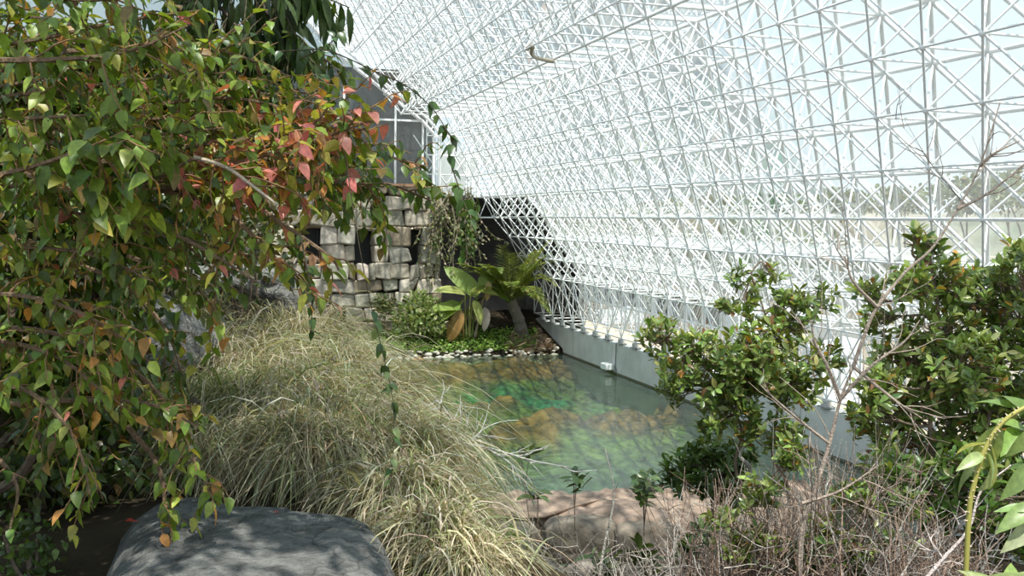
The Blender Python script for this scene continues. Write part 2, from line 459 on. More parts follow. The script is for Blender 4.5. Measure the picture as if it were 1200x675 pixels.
# feet on the wall top
fm = MB(); bm_ = MB()
for q in base_in:
    if -1 < q[1] < 51:
        f = MB(); bevbox(f, (q[0], q[1], 1.5), (.2, .28, .2), .02, (.5, .5, .48)); box(f, q[0]-.17, q[0]+.17, q[1]-.22, q[1]+.22, 1.38, 1.42, (.3, .3, .3))
        f.build('foot', M['paint'], sf)

# ================================================================== POOL SHELL
WX = 17.3
mb = MB(); bevbox(mb, (WX+.25, 26, -.3), (.5, 53, 3.3), .025)
for yj in np.arange(8, 50, 4.5): pass
wr = tag(mb.build('wall_right', M['concrete']), 'pale concrete kerb wall along the pool under the space frame', 'wall', kind='structure')
mb = MB()
for yj in np.arange(6.3, 51, 4.9): box(mb, WX-.004, WX+.01, yj, yj+.025, -.5, 1.33, (.28, .28, .27))
mb.build('joint', M['paint'], wr, loc=(0, 0, 0))
mb = MB(); box(mb, WX-.012, WX+.01, 2, 51.5, -.3, .07, (.16, .15, .11)); mb.build('tide_line', M['paint'], wr, loc=(0, 0, 0))
# water
mb = MB(); X = np.linspace(0, WX, 2)
mb.add([(2.5, 20.5, 0), (WX, 20.5, 0), (WX, 48.5, 0), (2.5, 48.5, 0)], [[0, 1, 2, 3]])
tag(mb.build('water', M['water']), 'clear green pool water over brown rocks', 'water', kind='structure')
# pool floor with drowned rocks
nx, ny = 110, 150
gx_ = np.linspace(1.5, WX+.2, nx); gy_ = np.linspace(19.5, 49.5, ny)
V = []; T = []
for y in gy_:
    for x in gx_:
        n1 = fbm(x, y, .35, 4, 3.); n2 = fbm(x, y, .9, 3, 9.)
        z = -1.55 + .35*n1 + .18*n2
        ridge = math.exp(-((y-(33.2+.12*(x-10)+1.0*n1))/1.25)**2)*sstep(5.5, 8, x)
        ridge2 = .7*math.exp(-((y-(39.3+1.2*n2))/1.0)**2)*math.exp(-((x-11.)/2.6)**2)
        ridge3 = .55*math.exp(-((y-(36.5+n1))/1.)**2)*math.exp(-((x-8.)/2.2)**2)
        z += (ridge+ridge2+ridge3)*(.95+.5*n2)
        z += 1.45*sstep(42.5, 47.2, y+.6*n1)
        z = min(z, -.1) if y < 46 else z
        z -= 1.0*sstep(31.5, 26.5, y)
        rock = min(1, max(0, ridge+ridge2+ridge3+.5*n2-.25)) + sstep(43.8, 45.5, y+n1)*.8
        V.append((x, y, z))
        g = np.array([.16, .185, .06])*(1+.4*n1); em = np.array([.03, .22, .12]); br = np.array([.27, .135, .055])*(1+.5*n2)
        e_ = sstep(.0, .5, math.exp(-((y-41.4)/1.5)**2)*math.exp(-((x-12.)/3.2)**2)+.25*n2)
        deep = sstep(32.5, 29, y)
        c = g*(1-e_)+em*e_; c = c*(1-deep)+np.array([.085, .125, .085])*(1+.3*n1)*deep
        rk = sstep(.15, .6, rock); c = c*(1-rk)+br*rk
        T.append(np.clip(c*1.3, .005, .9))
Fq = [[j*nx+i, j*nx+i+1, (j+1)*nx+i+1, (j+1)*nx+i] for j in range(ny-1) for i in range(nx-1)]
mb = MB(); mb.add(V, Fq, np.array(T))
M['poolfloor'] = tint_mat('pool_floor', .95, 2.2, .45, 1.5, .8, 4, .1)
tag(mb.build('floor', M['poolfloor'], smooth=True), 'uneven green and brown pool bottom under the water', 'pool floor', kind='structure')

# ================================================================== TERRAIN (camera-side cliff, left bank, far bank)
def ground(x, y):
    n = fbm(x, y, .5, 4, 5.)
    # plateau under the viewer and the left bank
    edge = 2.1 - .13*(y-3) if y < 12 else .93 + .12*(y-12)
    edge = min(edge, 3.3)
    plate = 5.12 + .12*n + .18*sstep(5, 9, y)
    plate += 1.6*sstep(-.4, -3.5, x)*sstep(3.5, 7.5, y)
    plate -= 3.2*sstep(11, 22, y)
    low = max(-.75, 2.7 - .28*(y-5)) + .1*n
    low += .5*sstep(5.5, 9, x)*sstep(14, 8, y)
    t = sstep(edge+1.6, edge-.5, x+.35*n)
    z = plate*t + low*(1-t)
    if y > 19.4:
        pool = sstep(3.6, 5.2, x+.5*n)*sstep(19.4, 20.2, y)*sstep(47.4, 46.4, y+.3*n)
        z = z*(1-pool) + (-2.6)*pool
        bank = .12 + .25*max(0, y-46.6) + .08*n
        fb = sstep(45.8, 47., y); z = z*(1-fb)+ (bank if x > 3.2 else max(bank, z))*fb if x <= 99 else z
    return z
xs = np.concatenate([np.linspace(-14, -3, 14, endpoint=False), np.linspace(-3, 6, 60, endpoint=False), np.linspace(6, 17.6, 50)])
ys = np.concatenate([np.linspace(-3, 12, 80, endpoint=False), np.linspace(12, 53, 110)])
V = [(x, y, ground(x, y)) for y in ys for x in xs]; nx = len(xs)
Fq = [[j*nx+i, j*nx+i+1, (j+1)*nx+i+1, (j+1)*nx+i] for j in range(len(ys)-1) for i in range(nx-1)]
mb = MB(); mb.add(V, Fq)
tag(mb.build('ground', M['soil'], smooth=True), 'dark earth slope falling from the viewpoint to the pool', 'ground', kind='structure')

# ================================================================== ROCKS
def boulder(name, loc, size, label, mat_, tint, rot=0., seed=1., amp=.25, flat=None, nu=48, nv=28, power=2.6, cat='rock', group=None):
    V = []
    cz, sz = math.cos(rot), math.sin(rot)
    for j in range(nv+1):
        th = PI*j/nv
        for i in range(nu):
            ph = 2*PI*i/nu
            d = np.array([math.sin(th)*math.cos(ph), math.sin(th)*math.sin(ph), math.cos(th)])
            k = (abs(d[0])**power+abs(d[1])**power+abs(d[2])**power)**(-1/power)
            n = mnoise.fractal(Vector(d*1.6)+Vector((seed*5.3, seed, 0)), 1., 2., 4)
            p = d*k*(1+amp*n)*np.array(size)/2
            if flat is not None: p[2] = min(p[2], flat*size[2]/2 + .05*n*size[2])
            V.append((loc[0]+cz*p[0]-sz*p[1], loc[1]+sz*p[0]+cz*p[1], loc[2]+p[2]))
    Fq = [[j*nu+i, (j+1)*nu+i, (j+1)*nu+(i+1) % nu, j*nu+(i+1) % nu] for j in range(nv) for i in range(nu)]
    mb = MB(); mb.add(V, Fq, tint)
    return tag(mb.build(name, mat_, smooth=True, loc=loc), label, cat, group)
# the big grey rock in the foreground: a slab built over its plan outline
def plan_rock(name, outline, ztop, zbot, label, tint, seed=2., mat_=None, lean=0., bump=.07, cat='rock'):
    P = smooth_path(np.array([*outline, outline[0]]), 8)[:-1]; c = P[:, :2].mean(0); n = len(P); V = []
    rings = [(0.0, 1), (.25, 1), (.5, 1), (.7, 1), (.85, .96), (.95, .84), (1., .62), (1.03, .3), (1.04, 0)]
    for s, h in rings:
        for p in P:
            q = c + (p[:2]-c)*s
            zt = ztop(q[0], q[1]) if callable(ztop) else ztop
            nn = fbm(q[0], q[1], 1.8, 5, seed)
            V.append((q[0]+.04*nn, q[1]+.04*nn, zbot+(zt-zbot)*h+bump*nn*(h > 0)))
    Fq = [[j*n+i, j*n+(i+1) % n, (j+1)*n+(i+1) % n, (j+1)*n+i] for j in range(len(rings)-1) for i in range(n)]
    mb = MB(); mb.add(V, Fq, tint)
    o = mb.build(name, mat_ or M['rock'], smooth=True, loc=(c[0], c[1], zbot)); return tag(o, label, cat)
rz = 5.3
ol = [atZ(x, y, z) for x, y, z in ((128, 640, 5.22), (165, 590, 5.32), (250, 578, 5.36), (300, 592, 5.30), (350, 622, 5.24), (405, 646, 5.16), (445, 672, 5.10), (468, 710, 5.04), (480, 800, 5.0), (250, 850, 5.05), (110, 800, 5.1))]
plan_rock('boulder', ol, lambda x, y: 5.22+.16*math.exp(-((x-.0)**2+(y-4.3)**2)/1.6), 4.6, 'big flat-topped grey cracked rock in the lower left corner', (.125, .128, .123), 2., bump=.05)
# red fallen leaves on it
tplo = leaf_template(5, .55, .2, .2, 'ovate')
for (x, y), lb in (((147, 611), 'small red fallen leaf at the left edge of the grey rock'), ((319, 602), 'small red fallen leaf on top of the grey rock near the grass')):
    p = atZ(x, y, 5.37); mb = MB(); leaves(mb, tplo, [p, p+np.array([.02, .01, .0])], [[.8, .2, 0], [-.3, .9, .1]], [[0, 0, 1], [.2, 0, 1]], [.06, .05], [[.5, .05, .03], [.45, .06, .04]])
    tag(mb.build('fallen_leaf', M['leaf'], loc=p), lb, 'leaf')
# grey rocks peeping out behind the leaves on the left
for (x, y, d, s, lb, sd) in ((165, 425, 7.6, (1.1, .9, .95), 'grey rock half hidden by leaves above the dry grass', 4.),
                             (40, 360, 8.8, (1.5, 1.0, 1.0), 'dark grey rock deep behind the leafy shrub', 6.),
                             (285, 345, 10.8, (1.6, 1.0, .7), 'grey rock behind the top of the dry grass', 8.)):
    p = at(x, y, d); boulder('boulder', p, s, lb, M['rock'], (.21, .2, .185), .3*sd, sd, .3)

# ledge at the near edge of the pool
LZ = .38
lo = [atZ(x, y, LZ) for x, y in ((430, 592), (520, 580), (600, 574), (700, 571), (790, 569), (870, 566), (960, 562), (965, 590), (880, 606), (760, 611), (690, 601), (620, 599), (560, 612), (430, 622))]
plan_rock('rock_ledge', lo, lambda x, y: LZ+.06*fbm(x, y, .9, 4, 1.), -.45, 'long pinkish rock ledge along the near edge of the pool', (.33, .235, .18), 5., M['ledge'], bump=.2)
def ledge_block(px0, px1, pyt, pyb, lb, sd, tint=(.36, .30, .235), dz=0.):
    a = atZ((px0+px1)/2, pyt, LZ-.05+dz); b0 = atZ(px0, pyt, LZ-.05+dz); b1 = atZ(px1, pyt, LZ-.05+dz)
    wdt = np.linalg.norm(b1-b0); dd = np.linalg.norm(a-CAM); hgt = (pyb-pyt)/F*dd*1.06
    rot = math.atan2(b1[1]-b0[1], b1[0]-b0[0])
    c = a + np.array([0., -.12, -hgt/2])
    boulder('ledge_stone', c, (wdt*.97, .75, hgt*1.04), lb, M['ledge'], tint, rot, sd, .14, power=5.)
ledge_block(520, 632, 612, 652, 'brown ledge stone under the left end of the ledge next to the dry grass', 11., (.19, .155, .125))  # stone tints darkened to stand for shade on the front faces
ledge_block(633, 722, 606, 650, 'rounded brown ledge stone below the middle of the ledge', 12., (.22, .18, .14))
ledge_block(716, 802, 612, 655, 'pale ledge stone right of the rounded one', 13., (.25, .2, .155))
ledge_block(800, 900, 606, 655, 'pinkish ledge stone behind the dead brush', 14., (.27, .21, .165))
ledge_block(540, 660, 655, 690, 'dark lower stone below the left ledge stones', 15., (.24, .21, .175), -.75)
ledge_block(662, 800, 655, 690, 'dark lower stone below the right ledge stones', 16., (.25, .21, .175), -.75)

# ================================================================== FAR END: stone wall, glass gable, cave, balcony
SWY = 50.0
ops = []
for (x0, x1, y0, y1) in ((417, 440, 270, 311), (481, 495, 270, 311), (345, 376, 266, 300), (255, 285, 266, 308)):
    a = atY(x0, y0, SWY); b = atY(x1, y1, SWY); ops.append((a[0], b[0], b[2], a[2]))
WT = 8.35
mb = MB(); z = -.2; row = 0
XR = atY(519, 260, SWY)[0]
while z < WT-.1:
    h = min(rng.uniform(.62, .98), WT-z)
    if WT-z-h < .25: h = WT-z
    x = -12 + rng.uniform(0, .6)
    while x < XR:
        wd = rng.uniform(.75, 1.6); x1 = min(x+wd, XR)
        if XR-x1 < .3: x1 = XR
        cuts = [(x, x1, z, z+h)]
        for (a, b, c, d) in ops:
            nc = []
            for (p, q, r_, s_) in cuts:
                if q <= a or p >= b or s_ <= c+.02 or r_ >= d-.02: nc.append((p, q, r_, s_)); continue
                if p < a-.08: nc.append((p, a, r_, s_))
                if q > b+.08: nc.append((b, q, r_, s_))
                if r_ < c-.1: nc.append((max(p, a), min(q, b), r_, c))
                if s_ > d+.1: nc.append((max(p, a), min(q, b), d, s_))
            cuts = nc
        for (p, q, r_, s_) in cuts:
            dp = rng.uniform(-.1, .16); g = rng.uniform(.7, 1.25)
            col = np.array([.46, .40, .32])*g*(1+rng.normal(0, .018, 3))
            if rng.random() < .15: col = np.array([.38, .30, .22])*g
            bevbox(mb, ((p+q)/2, SWY+.6+dp, (r_+s_)/2), (q-p-.02, 1.2, s_-r_-.02), .07, col, .06)
        x = x1
        if x >= XR-.01: break
    z += h; row += 1
wb = tag(mb.build('wall_back', M['stone']), 'rough grey stone block wall at the far end of the pool', 'wall', kind='structure')
mb = MB(); box(mb, -12, XR-.1, SWY+1.3, SWY+1.5, -.3, WT-.1); mb.build('backing', M['dark_concrete'], wb)
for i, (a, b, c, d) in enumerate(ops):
    mb = MB(); box(mb, a-.05, b+.05, SWY+1.22, SWY+1.28, c-.05, d+.05, (.012, .013, .013))  # near-black panel, its colour stands in for the shade inside the opening
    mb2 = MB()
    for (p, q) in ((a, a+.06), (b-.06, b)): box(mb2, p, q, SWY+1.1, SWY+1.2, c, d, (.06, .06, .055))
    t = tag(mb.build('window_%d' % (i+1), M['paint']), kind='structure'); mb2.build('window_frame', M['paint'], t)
mb = MB(); box(mb, -12, XR-.6, SWY-.12, SWY+1.6, WT, WT+.14, (.42, .24, .15))
tag(mb.build('trim_1', M['pebble']), 'reddish brick coping on top of the stone wall', 'coping', kind='structure')
# glazed gable above the stone wall
GY = 52.4
g = empty('window_5', (8, GY, WT), 'grey glazed gable with white posts above the stone wall', 'window', kind='structure')
pr = [atY(x, y, GY) for x, y in ((512, 212), (511, 161), (494, 142), (396, 64))]
xl = -12.
poly = [(xl, WT-.2), (pr[0][0], WT-.2), (pr[1][0], pr[1][2]), (pr[2][0], pr[2][2]), (pr[3][0], pr[3][2]), (3.4, 18.4), (xl, 18.4)]
mb = MB(); mb.add([(x, GY+.05, z) for x, z in poly], [[0, 1, 2, 3, 4, 5, 6]]); mb.build('pane', M['grey_glass'], g)
for x in (403, 463, 495): 
    a = atY(x, 213, GY); zt = np.interp(a[0], [3.4, pr[3][0], pr[2][0], pr[1][0]], [18.4, pr[3][2], pr[2][2], pr[1][2]])
    m_ = MB(); box(m_, a[0]-.05, a[0]+.05, GY-.06, GY+.06, WT, zt); m_.build('mullion', M['white_paint'], g)
for x0 in (507.5, 514):
    a = atY(x0, 213, GY); m_ = MB(); box(m_, a[0]-.075, a[0]+.075, GY-.2, GY, WT-.2, atY(x0, 161, GY)[2]); m_.build('post', M['white_paint'], g)
m_ = MB(); tube(m_, [(pr[1][0], GY-.1, pr[1][2]), (pr[2][0], GY-.1, pr[2][2]), (pr[3][0], GY-.1, pr[3][2]), (3.4, GY-.1, 18.4)], .1, 6); m_.build('raking_frame', M['white_paint'], g)
m_ = MB(); tube(m_, [(pr[1][0]+.4, GY-.1, pr[1][2]-.05), (pr[2][0]+.35, GY-.1, pr[2][2]+.1), (pr[3][0]+.3, GY-.1, pr[3][2]+.3)], .07, 6); m_.build('raking_frame', M['white_paint'], g)
m_ = MB(); box(m_, xl, pr[2][0], GY-.05, GY+.05, pr[2][2]-.05, pr[2][2]+.05); m_.build('transom', M['paint'], g)
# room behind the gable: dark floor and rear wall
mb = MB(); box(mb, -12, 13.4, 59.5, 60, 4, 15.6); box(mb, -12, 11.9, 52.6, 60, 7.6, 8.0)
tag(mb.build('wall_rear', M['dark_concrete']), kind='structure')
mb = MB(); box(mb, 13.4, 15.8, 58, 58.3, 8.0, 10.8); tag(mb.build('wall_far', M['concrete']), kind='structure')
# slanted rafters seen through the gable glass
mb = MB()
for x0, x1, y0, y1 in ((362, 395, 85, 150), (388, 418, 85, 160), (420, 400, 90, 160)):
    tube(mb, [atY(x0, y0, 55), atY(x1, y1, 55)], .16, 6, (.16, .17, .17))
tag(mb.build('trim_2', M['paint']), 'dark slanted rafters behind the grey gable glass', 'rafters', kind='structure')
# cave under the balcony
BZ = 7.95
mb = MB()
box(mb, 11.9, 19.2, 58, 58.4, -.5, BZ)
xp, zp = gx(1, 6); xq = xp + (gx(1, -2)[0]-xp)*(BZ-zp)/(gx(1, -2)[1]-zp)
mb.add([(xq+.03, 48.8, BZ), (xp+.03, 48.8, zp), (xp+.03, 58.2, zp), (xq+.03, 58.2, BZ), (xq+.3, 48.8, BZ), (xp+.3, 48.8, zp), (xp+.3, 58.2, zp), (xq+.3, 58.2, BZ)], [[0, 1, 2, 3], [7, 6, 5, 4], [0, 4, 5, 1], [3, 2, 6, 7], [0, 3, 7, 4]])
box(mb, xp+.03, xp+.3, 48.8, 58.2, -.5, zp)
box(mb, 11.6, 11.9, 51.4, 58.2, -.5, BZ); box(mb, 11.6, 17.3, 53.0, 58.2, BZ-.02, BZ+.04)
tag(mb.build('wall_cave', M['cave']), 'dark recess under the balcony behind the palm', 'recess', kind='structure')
# balcony
BY = 51.8
bl = empty('balcony', (14.0, BY, BZ), 'white railed steel balcony at the far end of the space frame', 'balcony')
bx0 = atY(551, 229, BY)[0]; bx1 = atY(619, 229, BY)[0]
m_ = MB(); bevbox(m_, ((bx0+bx1)/2, BY+.9, BZ+.05), (bx1-bx0, 1.8, .2), .02); m_.build('deck', M['white_paint'], bl)
for zz in (.35, .6, .85, 1.1):
    m_ = MB(); tube(m_, [(bx0+.1, BY+.1, BZ+zz), (bx1-1.0, BY+.1, BZ+zz)], .03, 6); m_.build('rail', M['white_paint'], bl); m_ = MB(); tube(m_, [(bx0+.1, BY+1.6, BZ+zz), (bx1-.3, BY+1.6, BZ+zz)], .026, 6); m_.build('rail', M['white_paint'], bl)
for x in (bx0+.12, bx0+.45, bx0+1.35, bx1-1.05): 
    m_ = MB(); box(m_, x-.04, x+.04, BY+.05, BY+.13, BZ, BZ+1.15); m_.build('post', M['white_paint'], bl)
for x in (bx0+.02, bx0+.5):
    m_ = MB(); box(m_, x-.06, x+.06, BY+.4, BY+.52, BZ, BZ+2.1); m_.build('column', M['white_paint'], bl)
m_ = MB(); tube(m_, [(bx0-.1, BY+.46, BZ+2.1), (bx1-.8, BY+.46, BZ+2.1)], .05); m_.build('top_beam', M['white_paint'], bl)
zl = BZ-1.12
m_ = MB(); tube(m_, [(bx0+.25, BY+.05, zl), (bx1+.6, BY+.05, zl)], .05); m_.build('bottom_chord', M['white_paint'], bl)
xx = np.linspace(bx0+.1, bx1+.4, 5)
for i in range(4):
    m_ = MB(); xm = (xx[i]+xx[i+1])/2; tube(m_, [(xx[i], BY+.05, BZ), (xm, BY+.05, zl), (xx[i+1], BY+.05, BZ)], .04); m_.build('brace', M['white_paint'], bl)

# pool light on the wall
p = atX(718, 429, WX); lt = empty('light_box', (WX, p[1], p[2]), 'white box light on the concrete wall just above the water', 'light')
m_ = MB(); bevbox(m_, (WX-.25, p[1], p[2]), (.44, .62, .28), .03, (.9, .9, .9)); m_.build('housing', M['paint'], lt)
m_ = MB(); box(m_, WX-.46, WX-.44, p[1]-.25, p[1]+.25, p[2]-.1, p[2]+.1, (.7, .75, .75)); m_.build('lens', M['paint'], lt)
m_ = MB(); tube(m_, [(WX-.05, p[1]-.4, p[2]-.1), (WX-.03, p[1]-.4, 1.4)], .02, 6, (.25, .25, .25)); box(m_, WX-.08, WX-.02, p[1]-.47, p[1]-.33, p[2]-.2, p[2]-.02, (.3, .3, .3)); m_.build('conduit', M['paint'], lt)
# hose hung in the roof
a, b = node(0, -2, 0), None
hp = [atX(x, y, X_) for x, y, X_ in ((617, 57, 9.9), (624, 54, 9.95), (623, 62, 10.1), (627, 67, 10.4), (638, 70, 10.9), (648, 72, 11.25))]
m_ = MB(); tube(m_, smooth_path(hp, 6), .07, 8, (.36, .31, .24)); tag(m_.build('hose', M['paint'], smooth=True, loc=hp[0]), 'brown hose loop hanging from the roof struts', 'hose')

# ================================================================== OUTSIDE
mb = MB(); box(mb, WX+.6, 420, -60, 500, .2, .6); tag(mb.build('desert_ground', M['desert']), 'pale sandy ground outside the glass', 'ground', kind='structure')
def hill(name, cx, cy, L, W_, hgt, rot, sd, label):
    nu, nv = 60, 14; V = []
    for j in range(nv+1):
        for i in range(nu+1):
            u = (i/nu-.5)*L; v = (j/nv-.5)*W_
            z = hgt*math.cos(PI*(j/nv-.5))**1.2*(.75+.35*fbm(u, sd, .02, 4, sd))*math.sin(PI*i/nu)**.4 + .8*fbm(u, v, .08, 3, sd)
            V.append((cx+u*math.cos(rot)-v*math.sin(rot), cy+u*math.sin(rot)+v*math.cos(rot), .5+z))
    Fq = [[j*(nu+1)+i, j*(nu+1)+i+1, (j+1)*(nu+1)+i+1, (j+1)*(nu+1)+i] for j in range(nv) for i in range(nu)]
    mb = MB(); mb.add(V, Fq); tag(mb.build(name, M['hill'], smooth=True), label, 'hill', kind='structure')
hill('hill_far', 190, 190, 420, 90, 17, math.radians(-45), 3., 'low scrubby desert hill beyond the glass')
hill('hill_near', 62, 60, 110, 16, 4.6, math.radians(-52), 7., 'tan earth bank outside the space frame')
# service building outside
bd = empty('service_building', (30, 62, .6), 'low pale building with white columns outside the glass wall', 'building')
m_ = MB(); box(m_, 29.5, 38, 44, 84, .6, 4.8, (.36, .37, .36)); m_.build('wall', M['paint'], bd)
m_ = MB(); bevbox(m_, (33.4, 64, 5.1), (10.4, 42, .6), .05, (.55, .56, .55)); m_.build('roof', M['paint'], bd)
for y in np.arange(45, 84, 5.5):
    m_ = MB(); box(m_, 28.6, 29.3, y-.35, y+.35, .6, 4.9, (.92, .92, .92)); m_.build('column', M['paint'], bd)
for y in np.arange(46.5, 82, 5.5):
    m_ = MB(); box(m_, 29.44, 29.5, y, y+2.6, .7, 3.2, (.30, .32, .32)); m_.build('door', M['paint'], bd)
def unit(px, py, X_, sz, lb):
    q = atX(px, py, X_); z0 = .6
    u = empty('equipment_box', (q[0], q[1], z0), lb, 'equipment')
    top = q[2]+.3
    m_ = MB(); V = [(q[0]-sz, q[1]-sz, z0), (q[0]+sz, q[1]-sz, z0), (q[0]+sz, q[1]+sz, z0), (q[0]-sz, q[1]+sz, z0), (q[0]-sz, q[1]-sz*.7, top-.2), (q[0]+sz, q[1]-sz*.7, top+.1), (q[0]+sz, q[1]+sz*.7, top+.1), (q[0]-sz, q[1]+sz*.7, top-.2)]
    m_.add(V, [[0, 3, 2, 1], [4, 5, 6, 7], [0, 1, 5, 4], [1, 2, 6, 5], [2, 3, 7, 6], [3, 0, 4, 7]], (.93, .93, .92)); m_.build('housing', M['paint'], u)
    m_ = MB()
    for i in range(6): box(m_, q[0]-sz-.02, q[0]-sz+.01, q[1]-sz*.7, q[1]+sz*.7, z0+.25+i*.18, z0+.33+i*.18, (.5, .5, .5))
    m_.build('louvre', M['paint'], u)
unit(720, 368, 24, 1.4, 'white sloped equipment box outside behind the frame foot')
unit(877, 372, 22, .8, 'white equipment box outside just above the green shrub')
unit(975, 410, 21, .8, 'white equipment box outside behind the bare branches')

# desert trees outside
def crown_leaves(mb, c, r, n, tpl, size, pal, squash=.7):
    d = rnd(n); d /= np.linalg.norm(d, axis=1)[:, None]; rr = rng.random(n)**.45
    p = c + d*rr[:, None]*r*np.array([1, 1, squash])
    leaves(mb, tpl, p, d+.7*rnd(n), rnd(n)+np.array([0, 0, .8]), size*rng.uniform(.7, 1.3, n), tints(n, pal))
tl = leaf_template(4, .6, .1, .1, 'obovate')
PALD = [(3, (.14, .17, .08)), (2, (.19, .21, .11)), (1, (.25, .24, .14))]
for i, (px, py, X_, r, lb) in enumerate(((1125, 232, 56, 2.6, 'grey green desert tree outside behind the bare slanting branch'), (1190, 226, 72, 3.6, 'grey green desert tree outside at the right edge'),
        (1060, 234, 68, 2.8, 'round desert tree outside left of the slanting branch'), (985, 238, 58, 2.2, 'small desert tree outside above the middle of the shrub'),
        (905, 243, 56, 2.2, 'low desert bush outside above the white box'), (850, 246, 60, 2.2, 'low desert bush outside behind the middle of the frame'))):
    q = atX(px, py, X_); t = empty('desert_tree', (q[0], q[1], 1.0), lb, 'tree', 'desert trees outside')
    m_ = MB()
    for j in range(6): crown_leaves(m_, q+rnd(1)[0]*r*.4*np.array([1, 1, .4]), r*.65, 160, tl, .5, PALD)
    m_.build('foliage', M['leaf_far'], t)
    m_ = MB()
    for j in range(3): tube(m_, smooth_path([(q[0]+rng.normal()*.2, q[1]+rng.normal()*.2, .6), (q[0]+rng.normal()*.6, q[1]+rng.normal()*.6, (q[2]+.6)/2), q+rnd(1)[0]*r*.4], 4), np.linspace(.16, .05, 9), 5, (.2, .16, .12))
    m_.build('trunk', M['bark'], t)


def ground_hit(px, py):
    r = ray(px, py); t = 2.
    while t < 60:
        p = CAM + r*t
        if p[2] < ground(p[0], p[1]): break
        t += .05
    p[2] = ground(p[0], p[1]); return p
# ================================================================== PLANTS
def perp_rand(d):
    u, w_ = frame_of(np.asarray(d, float)); a = rng.uniform(0, 2*PI); return u*math.cos(a)+w_*math.sin(a)
def twig_leaves(P, out, step, L, lenvar, hang, spread, start=.1, pair=False):
    """collect leaf placements along polyline P: out is a dict of lists"""
    seg_ = np.linalg.norm(np.diff(P, axis=0), axis=1); s_ = np.concatenate([[0], np.cumsum(seg_)]); tot = s_[-1]
    x = tot*start + rng.uniform(0, step); side = rng.choice([-1, 1])
    while x <= tot:
        i = min(np.searchsorted(s_, x, 'right')-1, len(P)-2); t = (x-s_[i])/max(seg_[i], 1e-6)
        p = P[i]*(1-t)+P[i+1]*t; d = (P[i+1]-P[i])/max(seg_[i], 1e-6)
        sd = np.cross(d, [0, 0, 1.]); sd /= np.linalg.norm(sd)+1e-6
        for q in ((1, -1) if pair else (side,)):
            v = d*.45 + sd*q*spread + np.array([0, 0, -hang]) + rng.normal(0, .4, 3)
            nrm = np.array([0, 0, 1.]) + d*.35*hang + sd*q*.5*hang + rng.normal(0, .35, 3)
            out['p'].append(p); out['d'].append(v); out['n'].append(nrm); out['s'].append(L*rng.uniform(1-lenvar, 1+lenvar)); out['u'].append(x/tot)
        side = -side; x += step*rng.uniform(.7, 1.3)
def flush(mb, tpl, out, pal, tip=None, tipfrac=0.):
    n = len(out['p'])
    if n == 0: return
    t = tints(n, pal)
    if tip is not None:
        m = (np.array(out['u']) > .55) & (rng.random(n) < tipfrac); t[m] = tints(int(m.sum()), tip)
    leaves(mb, tpl, out['p'], out['d'], out['n'], out['s'], t)
def new(): return {'p': [], 'd': [], 'n': [], 's': [], 'u': []}
def wander(p0, d0, L, n=6, curl=.25, grav=0.):
    P = [np.array(p0, float)]; d = np.array(d0, float); d /= np.linalg.norm(d)
    for i in range(n):
        d = d + rng.normal(0, curl, 3) + np.array([0, 0, -grav]); d /= np.linalg.norm(d); P.append(P[-1]+d*L/n)
    return np.array(P)

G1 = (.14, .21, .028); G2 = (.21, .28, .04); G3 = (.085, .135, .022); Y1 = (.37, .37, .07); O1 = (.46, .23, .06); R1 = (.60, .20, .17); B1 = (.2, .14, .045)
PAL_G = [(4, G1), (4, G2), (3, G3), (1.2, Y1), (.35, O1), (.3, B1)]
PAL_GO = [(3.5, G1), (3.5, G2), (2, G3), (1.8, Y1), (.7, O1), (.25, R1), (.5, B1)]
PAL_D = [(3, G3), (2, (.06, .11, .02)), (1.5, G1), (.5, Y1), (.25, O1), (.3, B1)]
PAL_R = [(1.2, O1), (2.6, R1), (1.6, Y1), (1.0, G2), (.8, (.58, .30, .17))]

# ---- the big leafy shrub on the left
ovate = leaf_template(6, .62, .12, .25, 'ovate')
root = atZ(20, 640, 5.2) + np.array([-.5, .8, 0])
sh = empty('leafy_shrub', (root[0], root[1], 5.1), 'big leafy shrub with heart-shaped green orange and red leaves filling the left side', 'shrub')
fol = MB(); brm = MB()
def bough(pts, r0=.014, tw=14, tl_=(.22, .42), pal=PAL_G, tip=None, tf=0., L=.07, hang=.5, step=.042, start=.12, fill=True):
    P = smooth_path([at(*q) for q in pts], 8)
    tube(brm, P, np.linspace(r0, r0*.3, len(P)), 5, (.20, .13, .08))
    o = new()
    if fill: twig_leaves(P, o, step*1.3, L, .22, hang, .6, start)
    n = len(P)
    for k in range(tw):
        i = int(rng.uniform(start, 1)*(n-2)); d = P[i+1]-P[i]; d /= np.linalg.norm(d)
        v = d*.6 + perp_rand(d)*.9 + np.array([0, 0, -.15])
        T = wander(P[i], v, rng.uniform(*tl_), 6, .18, .12)
        tube(brm, T, np.linspace(.0045, .0018, len(T)), 4, (.26, .15, .08), cap=False)
        twig_leaves(T, o, step, L, .22, hang, .65, .08)
    flush(fol, ovate, o, pal, tip, tf)
B = bough
